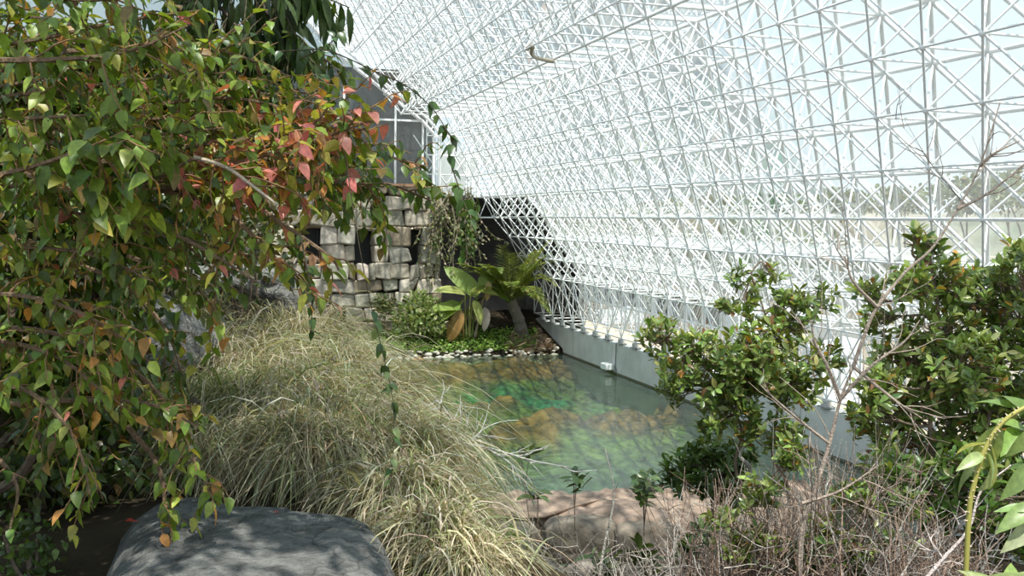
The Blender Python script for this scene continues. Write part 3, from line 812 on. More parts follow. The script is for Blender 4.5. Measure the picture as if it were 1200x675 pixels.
# upper boughs reaching right
B([(-120, 60, 4.6), (20, 50, 4.3), (140, 25, 4.1), (235, 12, 4.0)], tw=22, tip=[(1, R1), (1, O1)], tf=.35)
B([(-120, -20, 4.2), (0, -10, 4.0), (110, 0, 3.9), (200, -15, 3.8)], tw=22)
B([(-120, 130, 4.8), (30, 110, 4.4), (150, 95, 4.2), (265, 85, 4.2)], tw=26, pal=PAL_G)
B([(-100, 120, 5.4), (80, 90, 5.2), (220, 100, 5.1), (320, 110, 5.0), (372, 95, 5.0)], tw=34, pal=PAL_D)
B([(-100, 190, 4.6), (40, 170, 4.2), (160, 160, 4.0), (262, 150, 3.9)], tw=26)
B([(-80, 200, 5.2), (90, 150, 5.0), (230, 140, 4.9), (330, 170, 4.9), (392, 150, 4.8)], tw=32, pal=PAL_D)
B([(-120, 230, 4.0), (20, 200, 3.7), (90, 180, 3.6), (130, 185, 3.6)], tw=18, L=.085)
B([(-60, 235, 4.6), (60, 210, 4.3), (170, 212, 4.1), (232, 186, 4.0), (285, 210, 3.9), (318, 240, 3.8)], r0=.012, tw=18, pal=PAL_GO, tip=PAL_R, tf=.5)
B([(120, 190, 4.5), (230, 170, 4.4), (330, 160, 4.3), (420, 145, 4.2)], tw=24, pal=PAL_GO, tip=PAL_R, tf=.8)
B([(170, 215, 4.3), (260, 195, 4.2), (350, 170, 4.1), (440, 140, 4.05)], tw=16, pal=PAL_R, tip=[(1, R1), (1, Y1)], tf=.5)
B([(190, 220, 4.3), (270, 225, 4.2), (330, 262, 4.1), (385, 300, 4.0), (398, 318, 4.0)], tw=14, tl_=(.14, .28), pal=PAL_GO, tip=PAL_R, tf=.95)
B([(150, 215, 4.4), (250, 240, 4.2), (310, 290, 4.1), (350, 330, 4.05)], tw=14, tl_=(.14, .3), pal=PAL_GO, tip=PAL_R, tf=.5)
B([(0, 190, 4.8), (90, 230, 4.6), (170, 265, 4.5), (235, 285, 4.4), (290, 300, 4.3)], tw=16, pal=PAL_G)
B([(-120, 270, 4.6), (10, 240, 4.3), (90, 250, 4.2), (160, 262, 4.1)], tw=22)
B([(-120, 250, 5.4), (60, 230, 5.2), (180, 215, 5.1), (290, 205, 5.0)], tw=26, pal=PAL_D)
B([(250, 200, 4.3), (320, 185, 4.2), (380, 165, 4.15), (430, 150, 4.1)], tw=22, tl_=(.12, .26), pal=PAL_GO, tip=PAL_R, tf=.9)
B([(230, 215, 4.2), (300, 205, 4.15), (350, 195, 4.1)], tw=16, tl_=(.12, .26), pal=PAL_R, tip=PAL_R, tf=.8)
B([(280, 190, 4.3), (340, 165, 4.25), (372, 140, 4.2), (385, 125, 4.2)], tw=12, tl_=(.1, .2), pal=PAL_R, tip=PAL_R, tf=.8)
B([(300, 225, 5.2), (380, 215, 5.1), (450, 215, 5.0), (505, 235, 4.95)], tw=12, tl_=(.15, .34), pal=PAL_D)
B([(330, 170, 5.0), (400, 170, 4.9), (460, 185, 4.9), (500, 195, 4.9)], tw=7, tl_=(.15, .3), pal=PAL_D)
# middle and low boughs, hanging
B([(-120, 300, 4.7), (20, 290, 4.4), (110, 300, 4.2), (180, 330, 4.1)], tw=20, pal=PAL_GO)
B([(-100, 350, 4.4), (10, 345, 4.2), (90, 365, 4.0), (150, 400, 3.9)], tw=20, pal=PAL_GO)
B([(-100, 400, 4.4), (0, 400, 4.2), (70, 420, 4.0), (120, 460, 3.9)], tw=22, pal=PAL_GO)
B([(-60, 380, 4.8), (60, 390, 4.6), (150, 430, 4.4), (200, 480, 4.3), (228, 540, 4.2), (250, 580, 4.15)], tw=18, tl_=(.12, .26), pal=PAL_GO, start=.3)
B([(40, 470, 4.5), (120, 470, 4.3), (180, 475, 4.2), (232, 500, 4.15)], tw=14, tl_=(.12, .26), pal=PAL_GO)
B([(-100, 450, 4.3), (0, 450, 4.1), (50, 470, 4.0), (90, 520, 3.9), (108, 590, 3.85)], tw=16, tl_=(.12, .26), pal=PAL_GO)
B([(-100, 480, 4.7), (0, 470, 4.5), (70, 500, 4.4), (100, 540, 4.3)], tw=14, pal=PAL_D)
B([(150, 500, 4.4), (185, 545, 4.3), (195, 600, 4.2), (200, 622, 4.15)], tw=7, tl_=(.08, .16), pal=PAL_GO, start=.4)
B([(-60, 500, 4.3), (-10, 530, 4.2), (20, 570, 4.1), (12, 620, 4.1)], tw=7, tl_=(.1, .2), pal=PAL_D)
B([(60, 300, 5.2), (140, 330, 5.0), (190, 380, 4.9), (215, 440, 4.8)], tw=20, tl_=(.15, .32), pal=PAL_D)
B([(150, 300, 5.2), (220, 330, 5.0), (260, 370, 4.9)], tw=9, tl_=(.15, .3), pal=PAL_GO)
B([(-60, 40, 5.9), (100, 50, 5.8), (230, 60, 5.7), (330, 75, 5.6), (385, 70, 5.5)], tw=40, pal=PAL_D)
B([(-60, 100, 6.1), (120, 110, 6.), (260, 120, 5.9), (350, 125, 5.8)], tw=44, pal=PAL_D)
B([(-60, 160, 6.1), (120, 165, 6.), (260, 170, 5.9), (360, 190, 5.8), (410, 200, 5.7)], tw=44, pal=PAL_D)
B([(60, 150, 4.4), (170, 125, 4.3), (270, 115, 4.3), (350, 130, 4.3)], tw=26, pal=PAL_GO)
B([(80, 60, 4.6), (180, 60, 4.5), (260, 60, 4.5), (340, 90, 4.5)], tw=28, pal=PAL_G)
B([(-40, 70, 3.9), (60, 70, 3.8), (150, 60, 3.8), (220, 30, 3.8)], tw=22, pal=PAL_G)
B([(-60, 150, 3.9), (20, 140, 3.8), (100, 135, 3.7)], tw=20, pal=PAL_G, L=.085)
B([(240, 190, 4.8), (330, 205, 4.7), (400, 215, 4.6), (450, 215, 4.6)], tw=20, pal=PAL_D)
# deep inner boughs closing the crown, leaves tinted dark to stand for inner shade
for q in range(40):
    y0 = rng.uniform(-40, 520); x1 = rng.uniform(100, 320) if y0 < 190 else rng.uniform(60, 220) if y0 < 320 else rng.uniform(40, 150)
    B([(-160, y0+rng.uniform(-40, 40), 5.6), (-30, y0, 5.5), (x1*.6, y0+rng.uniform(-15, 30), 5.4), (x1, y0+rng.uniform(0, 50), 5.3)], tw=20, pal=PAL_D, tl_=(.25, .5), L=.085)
fol.build('foliage', M['leaf'], sh, smooth=True)
# main stems
for pts in ([root, at(-60, 420, 5.3), at(-60, 250, 5.2), at(-40, 60, 4.9)], [root, at(-20, 480, 5.2), at(30, 300, 5.3), at(60, 120, 5.2), at(100, -40, 5.)], [root, at(90, 420, 5.5), at(130, 260, 5.4), at(220, 120, 5.3)],
            [root, at(20, 560, 4.6), at(60, 470, 4.6)]):
    P = smooth_path(pts, 8); tube(brm, P, np.linspace(.035, .012, len(P)), 7, (.15, .11, .08))
P = smooth_path([at(60, 215, 4.5), at(150, 250, 4.4), at(235, 290, 4.3), at(300, 330, 4.25)], 8); tube(brm, P, np.linspace(.013, .005, len(P)), 6, (.34, .24, .17))
P = smooth_path([at(228, 184, 3.95), at(265, 196, 3.9), at(296, 218, 3.85), at(325, 240, 3.8)], 8); tube(brm, P, np.linspace(.009, .005, len(P)), 6, (.62, .5, .38))
brm.build('branch', M['bark'], sh)

# ---- dark long-leaved tree over the viewpoint (unseen overhead boughs added to shade the boulder)
lance = leaf_template(6, .24, .12, .3, 'lance')
tr = empty('shade_tree', (-2.3, 4.6, 5.1), 'dark tree with long drooping leaves hanging in from the top behind the shrub', 'tree')
fol = MB(); brm = MB(); o = new()
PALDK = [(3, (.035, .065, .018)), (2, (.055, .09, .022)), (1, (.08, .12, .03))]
P = smooth_path([(-2.3, 4.6, 5.1), (-2.0, 4.9, 7.0), (-1.3, 5.2, 8.4), (.2, 5.4, 9.2)], 8); tube(brm, P, np.linspace(.10, .04, len(P)), 8, (.12, .09, .07))
for pts in ([(-1.3, 5.2, 8.4), at(180, -60, 5.6), at(250, 0, 5.6), at(292, 50, 5.5)], [(-1.3, 5.2, 8.4), at(230, -90, 5.5), at(300, -30, 5.4), at(335, -8, 5.3)],
            [(-1.6, 5.1, 8.0), at(160, -20, 5.8), at(235, 40, 5.8), at(270, 90, 5.7)], [(-1.3, 5.2, 8.4), at(250, -60, 5.5), at(310, 10, 5.4), at(332, 55, 5.35)],
            [(.2, 5.4, 9.2), (1.0, 4.6, 9.1), (1.7, 4.0, 8.9)], [(.2, 5.4, 9.2), (.9, 5.6, 9.5), (1.9, 5.6, 9.4)], [(-.6, 5.3, 8.9), (.2, 4.4, 9.0), (.9, 3.6, 8.8)], [(-.6, 5.3, 8.9), (.6, 3.6, 9.4), (2.1, 3.2, 9.2)],
            [(-.6, 5.3, 8.9), (-.2, 6.2, 9.6), (.6, 7., 9.8)], [(-1.3, 5.2, 8.4), (-.8, 4.0, 9.0), (-.2, 2.6, 9.0)], [(-.8, 4.0, 9.0), (.2, 3.0, 9.2), (1.2, 2.2, 9.2)], [(-.8, 4.0, 9.0), (.1, 3.0, 9.3), (.8, 2.6, 9.4)], [(-.2, 3.4, 9.1), (.5, 2.9, 9.1), (1.1, 2.8, 9.0)], [(-.8, 4.0, 9.0), (-.3, 3.0, 9.3), (.2, 2.2, 9.3)], [(-1.3, 5.2, 8.4), (-1.6, 3.6, 9.0), (-1.2, 2.2, 9.2)]):
    P = smooth_path(pts, 8); tube(brm, P, np.linspace(.02, .008, len(P)), 5, (.12, .09, .07))
    for k in range(26):
        i = int(rng.uniform(.3, 1)*(len(P)-2)); d = P[i+1]-P[i]
        T = wander(P[i], d/np.linalg.norm(d)+perp_rand(d)*1.1, rng.uniform(.25, .5), 5, .2, .15); tube(brm, T, .004, 4, (.12, .1, .06), cap=False)
        twig_leaves(T, o, .035, .17, .25, 1.3, .45, .3)
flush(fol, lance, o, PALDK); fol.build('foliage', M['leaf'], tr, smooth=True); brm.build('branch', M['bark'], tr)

# ---- filler bushes behind the leafy shrub, leaf tints darkened in place of shade
def dark_bush(px, py, d, r, n, lb, pal, L=.09, tpl=None, name='dark_bush', group=None):
    c = at(px, py, d); z0 = gz_(c); t = empty(name, (c[0], c[1], z0), lb, 'bush', group); f = MB(); b = MB()
    for k in range(7):
        cc = c + rnd(1)[0]*r*np.array([.4, .3, .35]); crown_leaves(f, cc, r*.65, n//7, tpl or ovate, L, pal, .8)
        tube(b, smooth_path([(c[0]+rng.normal()*.1, c[1]+rng.normal()*.1, z0-.05), (c+cc)/2-np.array([0, 0, r*.5]), cc], 5), np.linspace(.016, .006, 11), 5, (.16, .12, .09))
    f.build('foliage', M['leaf'], t, smooth=True); b.build('stem', M['bark'], t)
def gz_(c): return ground(c[0], c[1])
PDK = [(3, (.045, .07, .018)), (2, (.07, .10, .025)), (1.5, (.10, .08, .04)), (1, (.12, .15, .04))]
dark_bush(60, 240, 7.6, .95, 1500, 'filler bush in shade-dark tints deep behind the leafy shrub at the left edge', PDK)
dark_bush(190, 255, 8.2, .8, 1300, 'filler bush in shade-dark tints behind the leafy shrub above the dry grass', PDK)
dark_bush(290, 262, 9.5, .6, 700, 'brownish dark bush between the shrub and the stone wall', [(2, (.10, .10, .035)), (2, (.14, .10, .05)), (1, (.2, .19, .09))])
dark_bush(60, 420, 6.4, .75, 1000, 'low filler bush in shade-dark tints behind the lower leaves of the leafy shrub', PDK)
dark_bush(30, 560, 5.2, .5, 700, 'filler undergrowth in shade-dark tints at the left edge beside the grey boulder', PDK, .06)
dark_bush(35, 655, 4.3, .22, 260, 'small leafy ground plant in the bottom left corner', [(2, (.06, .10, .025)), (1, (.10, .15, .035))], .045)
dark_bush(110, 520, 5.6, .4, 500, 'filler undergrowth in shade-dark tints behind the left end of the grey boulder', PDK, .06)

# ---- hanging vine tendrils with dark leaves
def tendril(pts, lb, n_leaf, L, pal, r=.004, tpl=ovate, from_=.0, to=1.):
    P = smooth_path([at(*q) for q in pts], 8)
    t = empty('vine_tendril', P[0], lb, 'vine')
    m_ = MB(); tube(m_, P, np.linspace(r, r*.5, len(P)), 5, (.10, .08, .05)); m_.build('stem', M['bark'], t)
    o = new(); m_ = MB()
    for u in np.linspace(from_, to, n_leaf):
        i = min(int(u*(len(P)-1)), len(P)-2); p = P[i]; d = P[i+1]-P[i]; d /= np.linalg.norm(d)
        for k in range(rng.integers(1, 3)):
            o['p'].append(p); o['d'].append(d*.5+np.array([0, 0, -.6])+rng.normal(0, .5, 3)); o['n'].append(np.array([0, -.6, .8])+rng.normal(0, .4, 3)); o['s'].append(L*rng.uniform(.75, 1.2)); o['u'].append(u)
    flush(m_, tpl, o, pal); m_.build('foliage', M['leaf_glossy'], t, smooth=True)
PALV = [(3, (.05, .10, .025)), (2, (.07, .13, .03)), (1, (.10, .17, .04))]
tendril([(330, 60, 4.9), (375, 58, 4.7), (402, 66, 4.6), (440, 84, 4.5), (475, 100, 4.4), (505, 125, 4.35), (522, 150, 4.3)], 'thin vine tendril arching from the shrub across the white frame', 12, .062, PALV)
tendril([(520, 148, 4.3), (530, 165, 4.3), (527, 185, 4.3), (536, 215, 4.3), (545, 240, 4.3), (552, 258, 4.3)], 'dark leaved vine tip dangling beside the white gable post', 9, .075, PALV)
tendril([(350, 70, 4.8), (385, 52, 4.7), (398, 35, 4.6)], 'short dark vine shoot rising against the white roof', 5, .06, PALV)
tendril([(352, 275, 4.0), (362, 325, 3.95), (366, 355, 3.95), (364, 392, 3.95)], 'short dark vine end hanging below the red leaves', 8, .058, PALV)
tendril([(404, 180, 4.1), (418, 270, 4.05), (432, 345, 4.0), (450, 420, 3.95), (461, 480, 3.9), (458, 575, 3.85)], 'long thin vine hanging in front of the dry grass', 16, .055, PALV+[(1, (.25, .32, .12))], .0025, from_=.45)

# dense dark creeper leaves low over the stone wall view (branches of the same height as the red leaves)
# ---- dry grass
def tussock(p, n, h, spread, lb, lean=(0, 0), pal=None, wid=.009):
    p = np.array(p, float)
    pal = pal or [(4, (.44, .39, .28)), (3, (.33, .30, .20)), (2.2, (.60, .55, .44)), (2.6, (.20, .23, .10)), (1.2, (.24, .20, .13))]
    t = empty('grass_tussock', p, lb, 'grass', 'dry grass tussocks on the cliff edge')
    K = 8; s = np.linspace(0, 1, K)
    az = rng.uniform(0, 2*PI, n); hh = h*rng.uniform(.55, 1.25, n); sp = spread*np.clip(np.abs(rng.normal(.7, .4, n)), 0, 1.3)
    dr = rng.uniform(.5, 1.75, n)
    b = p + np.stack([rng.normal(0, .16, n)*spread, rng.normal(0, .16, n)*spread, np.zeros(n)], 1)
    dirx = np.cos(az)+lean[0]; diry = np.sin(az)+lean[1]
    ds = s[None]
    X = b[:, 0:1] + dirx[:, None]*sp[:, None]*(ds**1.4)
    Y = b[:, 1:2] + diry[:, None]*sp[:, None]*(ds**1.4)
    Zz = b[:, 2:3] + hh[:, None]*(1.9*ds - (1.0+dr[:, None])*ds**2.2)
    wob = rng.normal(0, .02, (n, 3))
    cx_ = X+wob[:, 0:1]*np.sin(ds*5); cy_ = Y+wob[:, 1:2]*np.sin(ds*4+1)
    tw = rng.uniform(0, PI, n)
    wv = np.stack([np.cos(tw), np.sin(tw), .3*rng.normal(0, 1, n)], 1)
    wd = (wid*rng.uniform(.5, 1.3, n))[:, None]*np.clip(1.05-ds**2, .12, 1)
    Ctr = np.stack([cx_, cy_, Zz], 2)
    V = np.stack([Ctr-wv[:, None]*wd[..., None]/2, Ctr+wv[:, None]*wd[..., None]/2], 2).reshape(n, -1, 3)
    k = np.arange(K-1); fq = np.stack([2*k, 2*k+1, 2*k+3, 2*k+2], 1)
    T = np.repeat(tints(n, pal, .2), 2*K, 0)
    m_ = MB(); m_.add(V.reshape(-1, 3), (fq[None]+(np.arange(n)*2*K)[:, None, None]).reshape(-1, 4), T)
    m_.build('blades', M['grass'], t)
def gz(x, y): return ground(x, y)
def tuss(px, py, d, n, h, sp, lb, lean=(.15, -.1), **k):
    p = at(px, py, d); p[2] = gz(p[0], p[1]) - .02; tussock(p, n, h, sp, lb, lean, **k)
def tuss(px, py, n, h, sp, lb, lean=(.15, -.1), **k):
    tussock(ground_hit(px, py) - np.array([0, 0, .03]), n, h, sp, lb, lean, **k)
def tussd(px, d, n, h, sp, lb, lean=(.15, -.1), **k):
    p = at(px, 450, d); p[2] = gz(p[0], p[1]) - .03; tussock(p, n, h, sp, lb, lean, **k)
tussd(225, 8.4, 1300, .85, .9, 'dry grass tussock behind the hanging green shrub twigs')
tussd(290, 8.0, 1500, .8, 1., 'dry grass tussock at the middle of the cliff edge')
tussd(345, 9.0, 1500, .95, 1., 'dry grass tussock with the tallest pale blades at the middle')
tussd(395, 8.2, 1500, .75, .8, 'dry grass tussock behind the long hanging vine', (0, 0))
tussd(425, 9.0, 1300, .75, .65, 'dry grass tussock leaning out over the pool side', (0, 0))
tuss(235, 566, 700, .5, .45, 'dry grass tussock behind the top edge of the grey boulder', (0, .1))
tuss(310, 562, 1300, .6, .55, 'dry grass tussock right behind the middle of the grey boulder', (0, .1))
tuss(370, 566, 1300, .6, .6, 'dry grass tussock behind the sloping right half of the boulder', (0, 0))
tuss(420, 560, 1400, .65, .65, 'broad dry grass tussock above the right end of the boulder', (0, 0))
tuss(462, 606, 1200, .5, .5, 'dry grass tussock touching the right end of the boulder', (.05, 0))
tuss(480, 560, 1300, .6, .6, 'dry grass tussock at the foot of the cliff edge by the ledge', (0, 0))
tuss(505, 655, 1100, .45, .42, 'lowest dry grass tussock next to the ledge stones', (0, 0))
tuss(545, 672, 700, .35, .45, 'short dry grass tuft at the bottom edge left of the dead brush', (0, 0))
tuss(500, 610, 1000, .45, .45, 'pale dry grass tussock against the left end of the ledge', (0, 0))
tuss(330, 500, 1300, .7, .8, 'dry grass tussock in the middle of the slope left of the long vine', (.15, -.3))
tuss(400, 505, 1400, .7, .8, 'dry grass tussock in the middle of the slope behind the long vine', (.15, -.3))
tuss(270, 505, 1200, .7, .8, 'greener grass tussock on the slope beside the lowest shrub leaves', (.1, -.3), pal=[(2, (.42, .38, .26)), (3, (.20, .24, .09)), (1, (.55, .5, .38))])
tuss(450, 510, 1200, .65, .6, 'dry grass tussock on the slope right of the long vine', (.05, -.25))
tuss(360, 545, 1300, .7, .8, 'dry grass tussock hanging down towards the boulder', (.15, -.35))
tussd(420, 11., 1500, 1.0, 1.1, 'far dry grass tussock below the stone wall')
tussd(330, 12., 1500, 1.1, 1.2, 'far dry grass tussock behind the red leaves')
tussd(215, 10.5, 1500, 1.1, 1.1, 'far greenish grass tussock left of the middle', pal=[(2, (.3, .27, .16)), (2, (.2, .2, .1)), (1, (.14, .15, .06))])
tussd(150, 7.0, 700, .6, .7, 'thin grass tuft among the rocks under the leafy shrub', pal=[(2, (.3, .27, .16)), (2, (.2, .2, .1)), (1, (.14, .15, .06))])

# ---- rosette shrubs on the right
obov = leaf_template(5, .40, .14, .12, 'obovate')
def rosettes(mb, P, axes, L, pal, nl=(6, 10), tilt=(.5, 1.25)):
    pos = []; dr = []; nr = []; sc = []
    for p, a in zip(P, axes):
        a = a/np.linalg.norm(a); n = rng.integers(*nl); u, w_ = frame_of(a); a0 = rng.uniform(0, 2*PI)
        for k in range(n):
            t = rng.uniform(*tilt); ph = a0 + k*2.4 + rng.normal(0, .2)
            r = u*math.cos(ph)+w_*math.sin(ph)
            pos.append(p - a*.012*k); dr.append(a*math.cos(t)+r*math.sin(t)); nr.append(a*math.sin(t)-r*math.cos(t)+rng.normal(0, .15, 3)); sc.append(L*rng.uniform(.65, 1.2))
    leaves(mb, obov, pos, dr, nr, sc, tints(len(pos), pal))
PM = [(4, (.20, .28, .06)), (4, (.28, .36, .09)), (2.5, (.11, .17, .04)), (1.2, (.42, .44, .15)), (.3, (.55, .30, .06)), (.4, (.25, .13, .06))]
PMD = [(4, (.10, .17, .04)), (3, (.15, .24, .06)), (1, (.23, .31, .08))]
def rshrub(name, base, clumps, lb, cat, pal=PM, L=.105, stems=None, bark=(.30, .22, .16), r0=.03, group=None, dens=1.):
    """clumps: (px, py, depth, radius_m, n_rosettes)"""
    t = empty(name, base, lb, cat, group)
    f = MB(); b = MB(); base = np.array(base, float)
    hubs_ = [base]
    if stems:
        for st in stems:
            P = smooth_path([base]+[at(*q) for q in st], 8); tube(b, P, np.linspace(r0, r0*.35, len(P)), 7, bark); hubs_ += list(P[4::3])
    hubs_ = np.array(hubs_)
    for (px, py, d, r, n) in clumps:
        c = at(px, py, d); h = hubs_[np.argmin(np.linalg.norm(hubs_-c, axis=1)+.35*np.clip(hubs_[:, 2]-c[2], 0, None))]
        mid = (h*.5+c*.5)+rng.normal(0, .06, 3)
        P = smooth_path([h, mid, c], 6); tube(b, P, np.linspace(r0*.45, .007, len(P)), 6, bark)
        n = int(n*dens); q = rnd(n); q /= np.linalg.norm(q, axis=1)[:, None]; q *= (rng.random(n)**.4)[:, None]*r*np.array([1, 1, .8]); pos = c+q
        ax = q/r*.8 + np.array([0, -.1, .75]) + rng.normal(0, .3, (n, 3))
        for p, a in zip(pos, ax):
            s_ = P[rng.integers(len(P)//2, len(P))]
            m_ = (s_+p)/2 + rng.normal(0, .03, 3)-np.array([0, 0, .03]); tube(b, [s_, m_, p], [.006, .005, .003], 4, bark, cap=False)
        rosettes(f, pos, ax, L, pal)
    f.build('foliage', M['leaf_glossy'], t, smooth=True); b.build('branch', M['bark'], t); return t
def gb(px, py, d):
    p = at(px, py, d); p[2] = gz(p[0], p[1]); return p
rshrub('mangrove_shrub', gb(905, 690, 9.5), [(772, 392, 9.6, .28, 30), (800, 425, 9.5, .32, 38), (835, 448, 9.4, .34, 44), (790, 455, 9.6, .2, 14), (868, 412, 9.5, .34, 42), (905, 390, 9.6, .3, 34), (872, 352, 9.7, .2, 15), (862, 322, 9.8, .15, 8),
        (903, 322, 9.8, .15, 8), (850, 362, 9.8, .12, 6), (935, 372, 9.5, .25, 22), (905, 440, 9.4, .35, 44), (860, 478, 9.3, .3, 28), (950, 420, 9.3, .3, 30), (838, 500, 9.3, .22, 16), (925, 345, 9.6, .18, 10), (820, 405, 9.5, .2, 14), (960, 350, 9.6, .22, 14), (880, 445, 9.3, .34, 44), (930, 450, 9.2, .3, 34), (850, 420, 9.3, .3, 30), (890, 420, 9.2, .3, 30), (890, 510, 9.2, .22, 16), (920, 500, 9.1, .2, 12)],
       'green mangrove-like shrub with whorled leaves leaning over the concrete wall', 'shrub', stems=[[(885, 620, 9.4), (862, 550, 9.4), (868, 500, 9.5), (835, 440, 9.5), (800, 405, 9.6)], [(925, 600, 9.4), (905, 530, 9.4), (915, 450, 9.5), (900, 380, 9.6), (880, 320, 9.8)]], r0=.02)
rshrub('mangrove_shrub', gb(835, 670, 10.), [(812, 545, 10., .3, 44), (842, 555, 9.9, .3, 44), (790, 560, 10., .22, 20), (862, 535, 9.9, .25, 24), (755, 575, 10.1, .12, 7), (830, 525, 10., .2, 16), (850, 585, 9.8, .2, 16)],
       'low dark green shrub before the water at the right end of the ledge', 'shrub', PMD, .11, stems=[[(835, 620, 9.9), (830, 570, 9.9)], [(850, 620, 9.9), (850, 560, 9.9)]], r0=.02)
cl = []
for (px, py, r, n) in ((1085, 290, .16, 10), (1105, 330, .3, 34), (1070, 330, .22, 18), (1140, 350, .34, 42), (1180, 330, .26, 28), (1200, 380, .34, 44), (1100, 390, .34, 42), (1060, 420, .3, 34), (1150, 410, .36, 46), (1195, 450, .36, 42), (1110, 450, .36, 46),
                       (1065, 475, .32, 36), (1030, 445, .24, 18), (1150, 480, .34, 40), (1010, 490, .22, 14), (1045, 520, .26, 18), (1110, 510, .34, 36), (1170, 520, .34, 34), (1080, 540, .3, 28), (1140, 560, .32, 30), (1200, 560, .32, 30), (1025, 470, .22, 16), (1130, 430, .36, 40), (1035, 372, .2, 12), (1015, 340, .16, 8), (1075, 275, .1, 5), (1210, 300, .2, 16), (1235, 420, .3, 30), (1230, 500, .3, 26)):
    cl.append((px, py, 8.2+rng.uniform(-.35, .35), r, n))
rshrub('mangrove_shrub', gb(1110, 760, 8.2), cl, 'large green shrub with sunlit leaves at the right edge of the view', 'shrub', stems=[[(1100, 640, 8.2), (1090, 500, 8.2), (1100, 380, 8.2), (1090, 300, 8.2)], [(1140, 620, 8.2), (1160, 480, 8.2), (1180, 350, 8.2)]], r0=.03, dens=1.35)
cl = [(px, py, 7.4+rng.uniform(-.2, .2), r, n) for (px, py, r, n) in ((1075, 560, .24, 26), (1120, 575, .26, 30), (1045, 545, .2, 16), (1150, 550, .24, 26), (1095, 600, .22, 20), (1060, 590, .16, 10), (1165, 600, .24, 20), (1185, 560, .22, 20), (1130, 540, .2, 18), (1200, 610, .26, 30), (1150, 620, .26, 28), (1215, 570, .24, 24), (1030, 570, .2, 14), (1190, 640, .22, 20))]
rshrub('mangrove_shrub', gb(1110, 800, 7.4), cl, 'low light green shrub under the large shrub and above the dead brush', 'shrub', [(3, (.16, .25, .05)), (3, (.11, .19, .035)), (1, (.3, .34, .1))], .10, stems=[[(1105, 650, 7.4), (1100, 580, 7.4)]], r0=.018)
cl = [(px, py, 7.0, r, n) for (px, py, r, n) in ((940, 650, .16, 12), (965, 630, .12, 6), (1000, 660, .14, 8), (1055, 640, .13, 8), (925, 672, .14, 8))]
rshrub('mangrove_shrub', gb(960, 820, 7.), cl, 'small dark shrub among the dead brush at the bottom', 'shrub', PMD, .10, stems=[[(950, 700, 7.0), (945, 660, 7.0)]], r0=.014)

for (px, py, lb) in ((870, 640, 'small green shrub among the dead brush left of the bare trunk'), (1010, 610, 'small green shrub among the dead brush right of the bare trunk'), (900, 560, 'small green shrub tuft before the concrete wall beside the bare trunk')):
    cl = [(px+rng.normal(0, 22), py+rng.normal(0, 16), 7.1, .13, 9) for k in range(4)]
    rshrub('mangrove_shrub', gb(px, 800, 7.1), cl, lb, 'shrub', PM, .095, stems=[[(px, py+60, 7.1), (px, py+10, 7.1)]], r0=.012)
# seedlings in front of the ledge, dark rosettes on thin stems
for (px, py, d, n, lb, b_) in ((575, 572, 7.6, 3, 'dark leaf rosette on a thin twig against the left end of the ledge', (568, 640)), (630, 577, 7.4, 2, 'dark star-shaped leaf rosette against the middle of the ledge', (640, 700)),
        (672, 556, 7.3, 2, 'dark leaf rosette against the water above the ledge', (690, 690)), (598, 634, 7.2, 5, 'dark sapling in front of the lower left ledge stone', (600, 720)), (610, 530, 7.8, 2, 'dark leaf rosette on a bare twig over the water', (640, 690)),
        (755, 570, 7.8, 4, 'dark leaf tuft in front of the right part of the ledge', (765, 690)), (810, 640, 7.2, 6, 'dark green sapling in front of the right ledge stones', (812, 720)), (765, 655, 7.0, 5, 'small dark sapling low before the middle ledge stones', (770, 730)), (708, 660, 7.0, 4, 'small dark sapling at the bottom left of the dead brush', (700, 730))):
    base = gb(*b_, d); t = empty('sapling', base, lb, 'sapling', 'dark saplings before the ledge'); f = MB(); b = MB(); c = at(px, py, d)
    P = smooth_path([base, base*.5+c*.5+rng.normal(0, .04, 3), c], 8); tube(b, P, np.linspace(.008, .004, len(P)), 5, (.2, .15, .11))
    ps = [c]; ax = [np.array([rng.normal(0, .3), -.3, .8])]
    for k in range(n-1):
        q = c + rng.normal(0, .07, 3)*np.array([1, 1, .9]); s_ = P[-3]; tube(b, [s_, (s_+q)/2, q], .003, 4, (.2, .15, .11), cap=False); ps.append(q); ax.append(np.array([*rng.normal(0, .5, 2), .8]))
    rosettes(f, ps, ax, .13, [(3, (.045, .075, .02)), (2, (.07, .11, .03)), (1, (.12, .16, .05))], (6, 9), (.9, 1.6)); f.build('foliage', M['leaf_glossy'], t, smooth=True); b.build('stem', M['bark'], t)

# ---- bare branches
def bare(name, paths, lb, cat, r=.012, tint=(.45, .40, .35), twigs=0, tl_=(.15, .35), leafp=None):
    """paths: polylines in (px, py, depth) from the base outwards"""
    first = at(*paths[0][0]); t = empty(name, first, lb, cat); m_ = MB(); m2 = MB(); ntw = 0
    for k, pth in enumerate(paths):
        P = smooth_path([at(*q) for q in pth], 8); rr = r*(1 if k == 0 else .62)
        tube(m_, P, np.linspace(rr, rr*.3, len(P)), 6, tint)
        for q in range(twigs):
            i = int(rng.uniform(.25, 1)*(len(P)-2)); d = P[i+1]-P[i]; d /= np.linalg.norm(d)
            T = wander(P[i], d+perp_rand(d)*.9, rng.uniform(*tl_), 5, .18, -.02); tube(m2, T, np.linspace(.0045, .0015, len(T)), 4, tint, cap=False); ntw += 1
            if rng.random() < .6:
                T2 = wander(T[2], T[3]-T[2]+perp_rand(d)*.03, rng.uniform(*tl_)*.6, 4, .2); tube(m2, T2, np.linspace(.003, .001, len(T2)), 4, tint, cap=False)
    m_.build('branch', M['bark'], t)
    if ntw: tag(m2.build('twigs', M['bark'], t), kind='stuff')
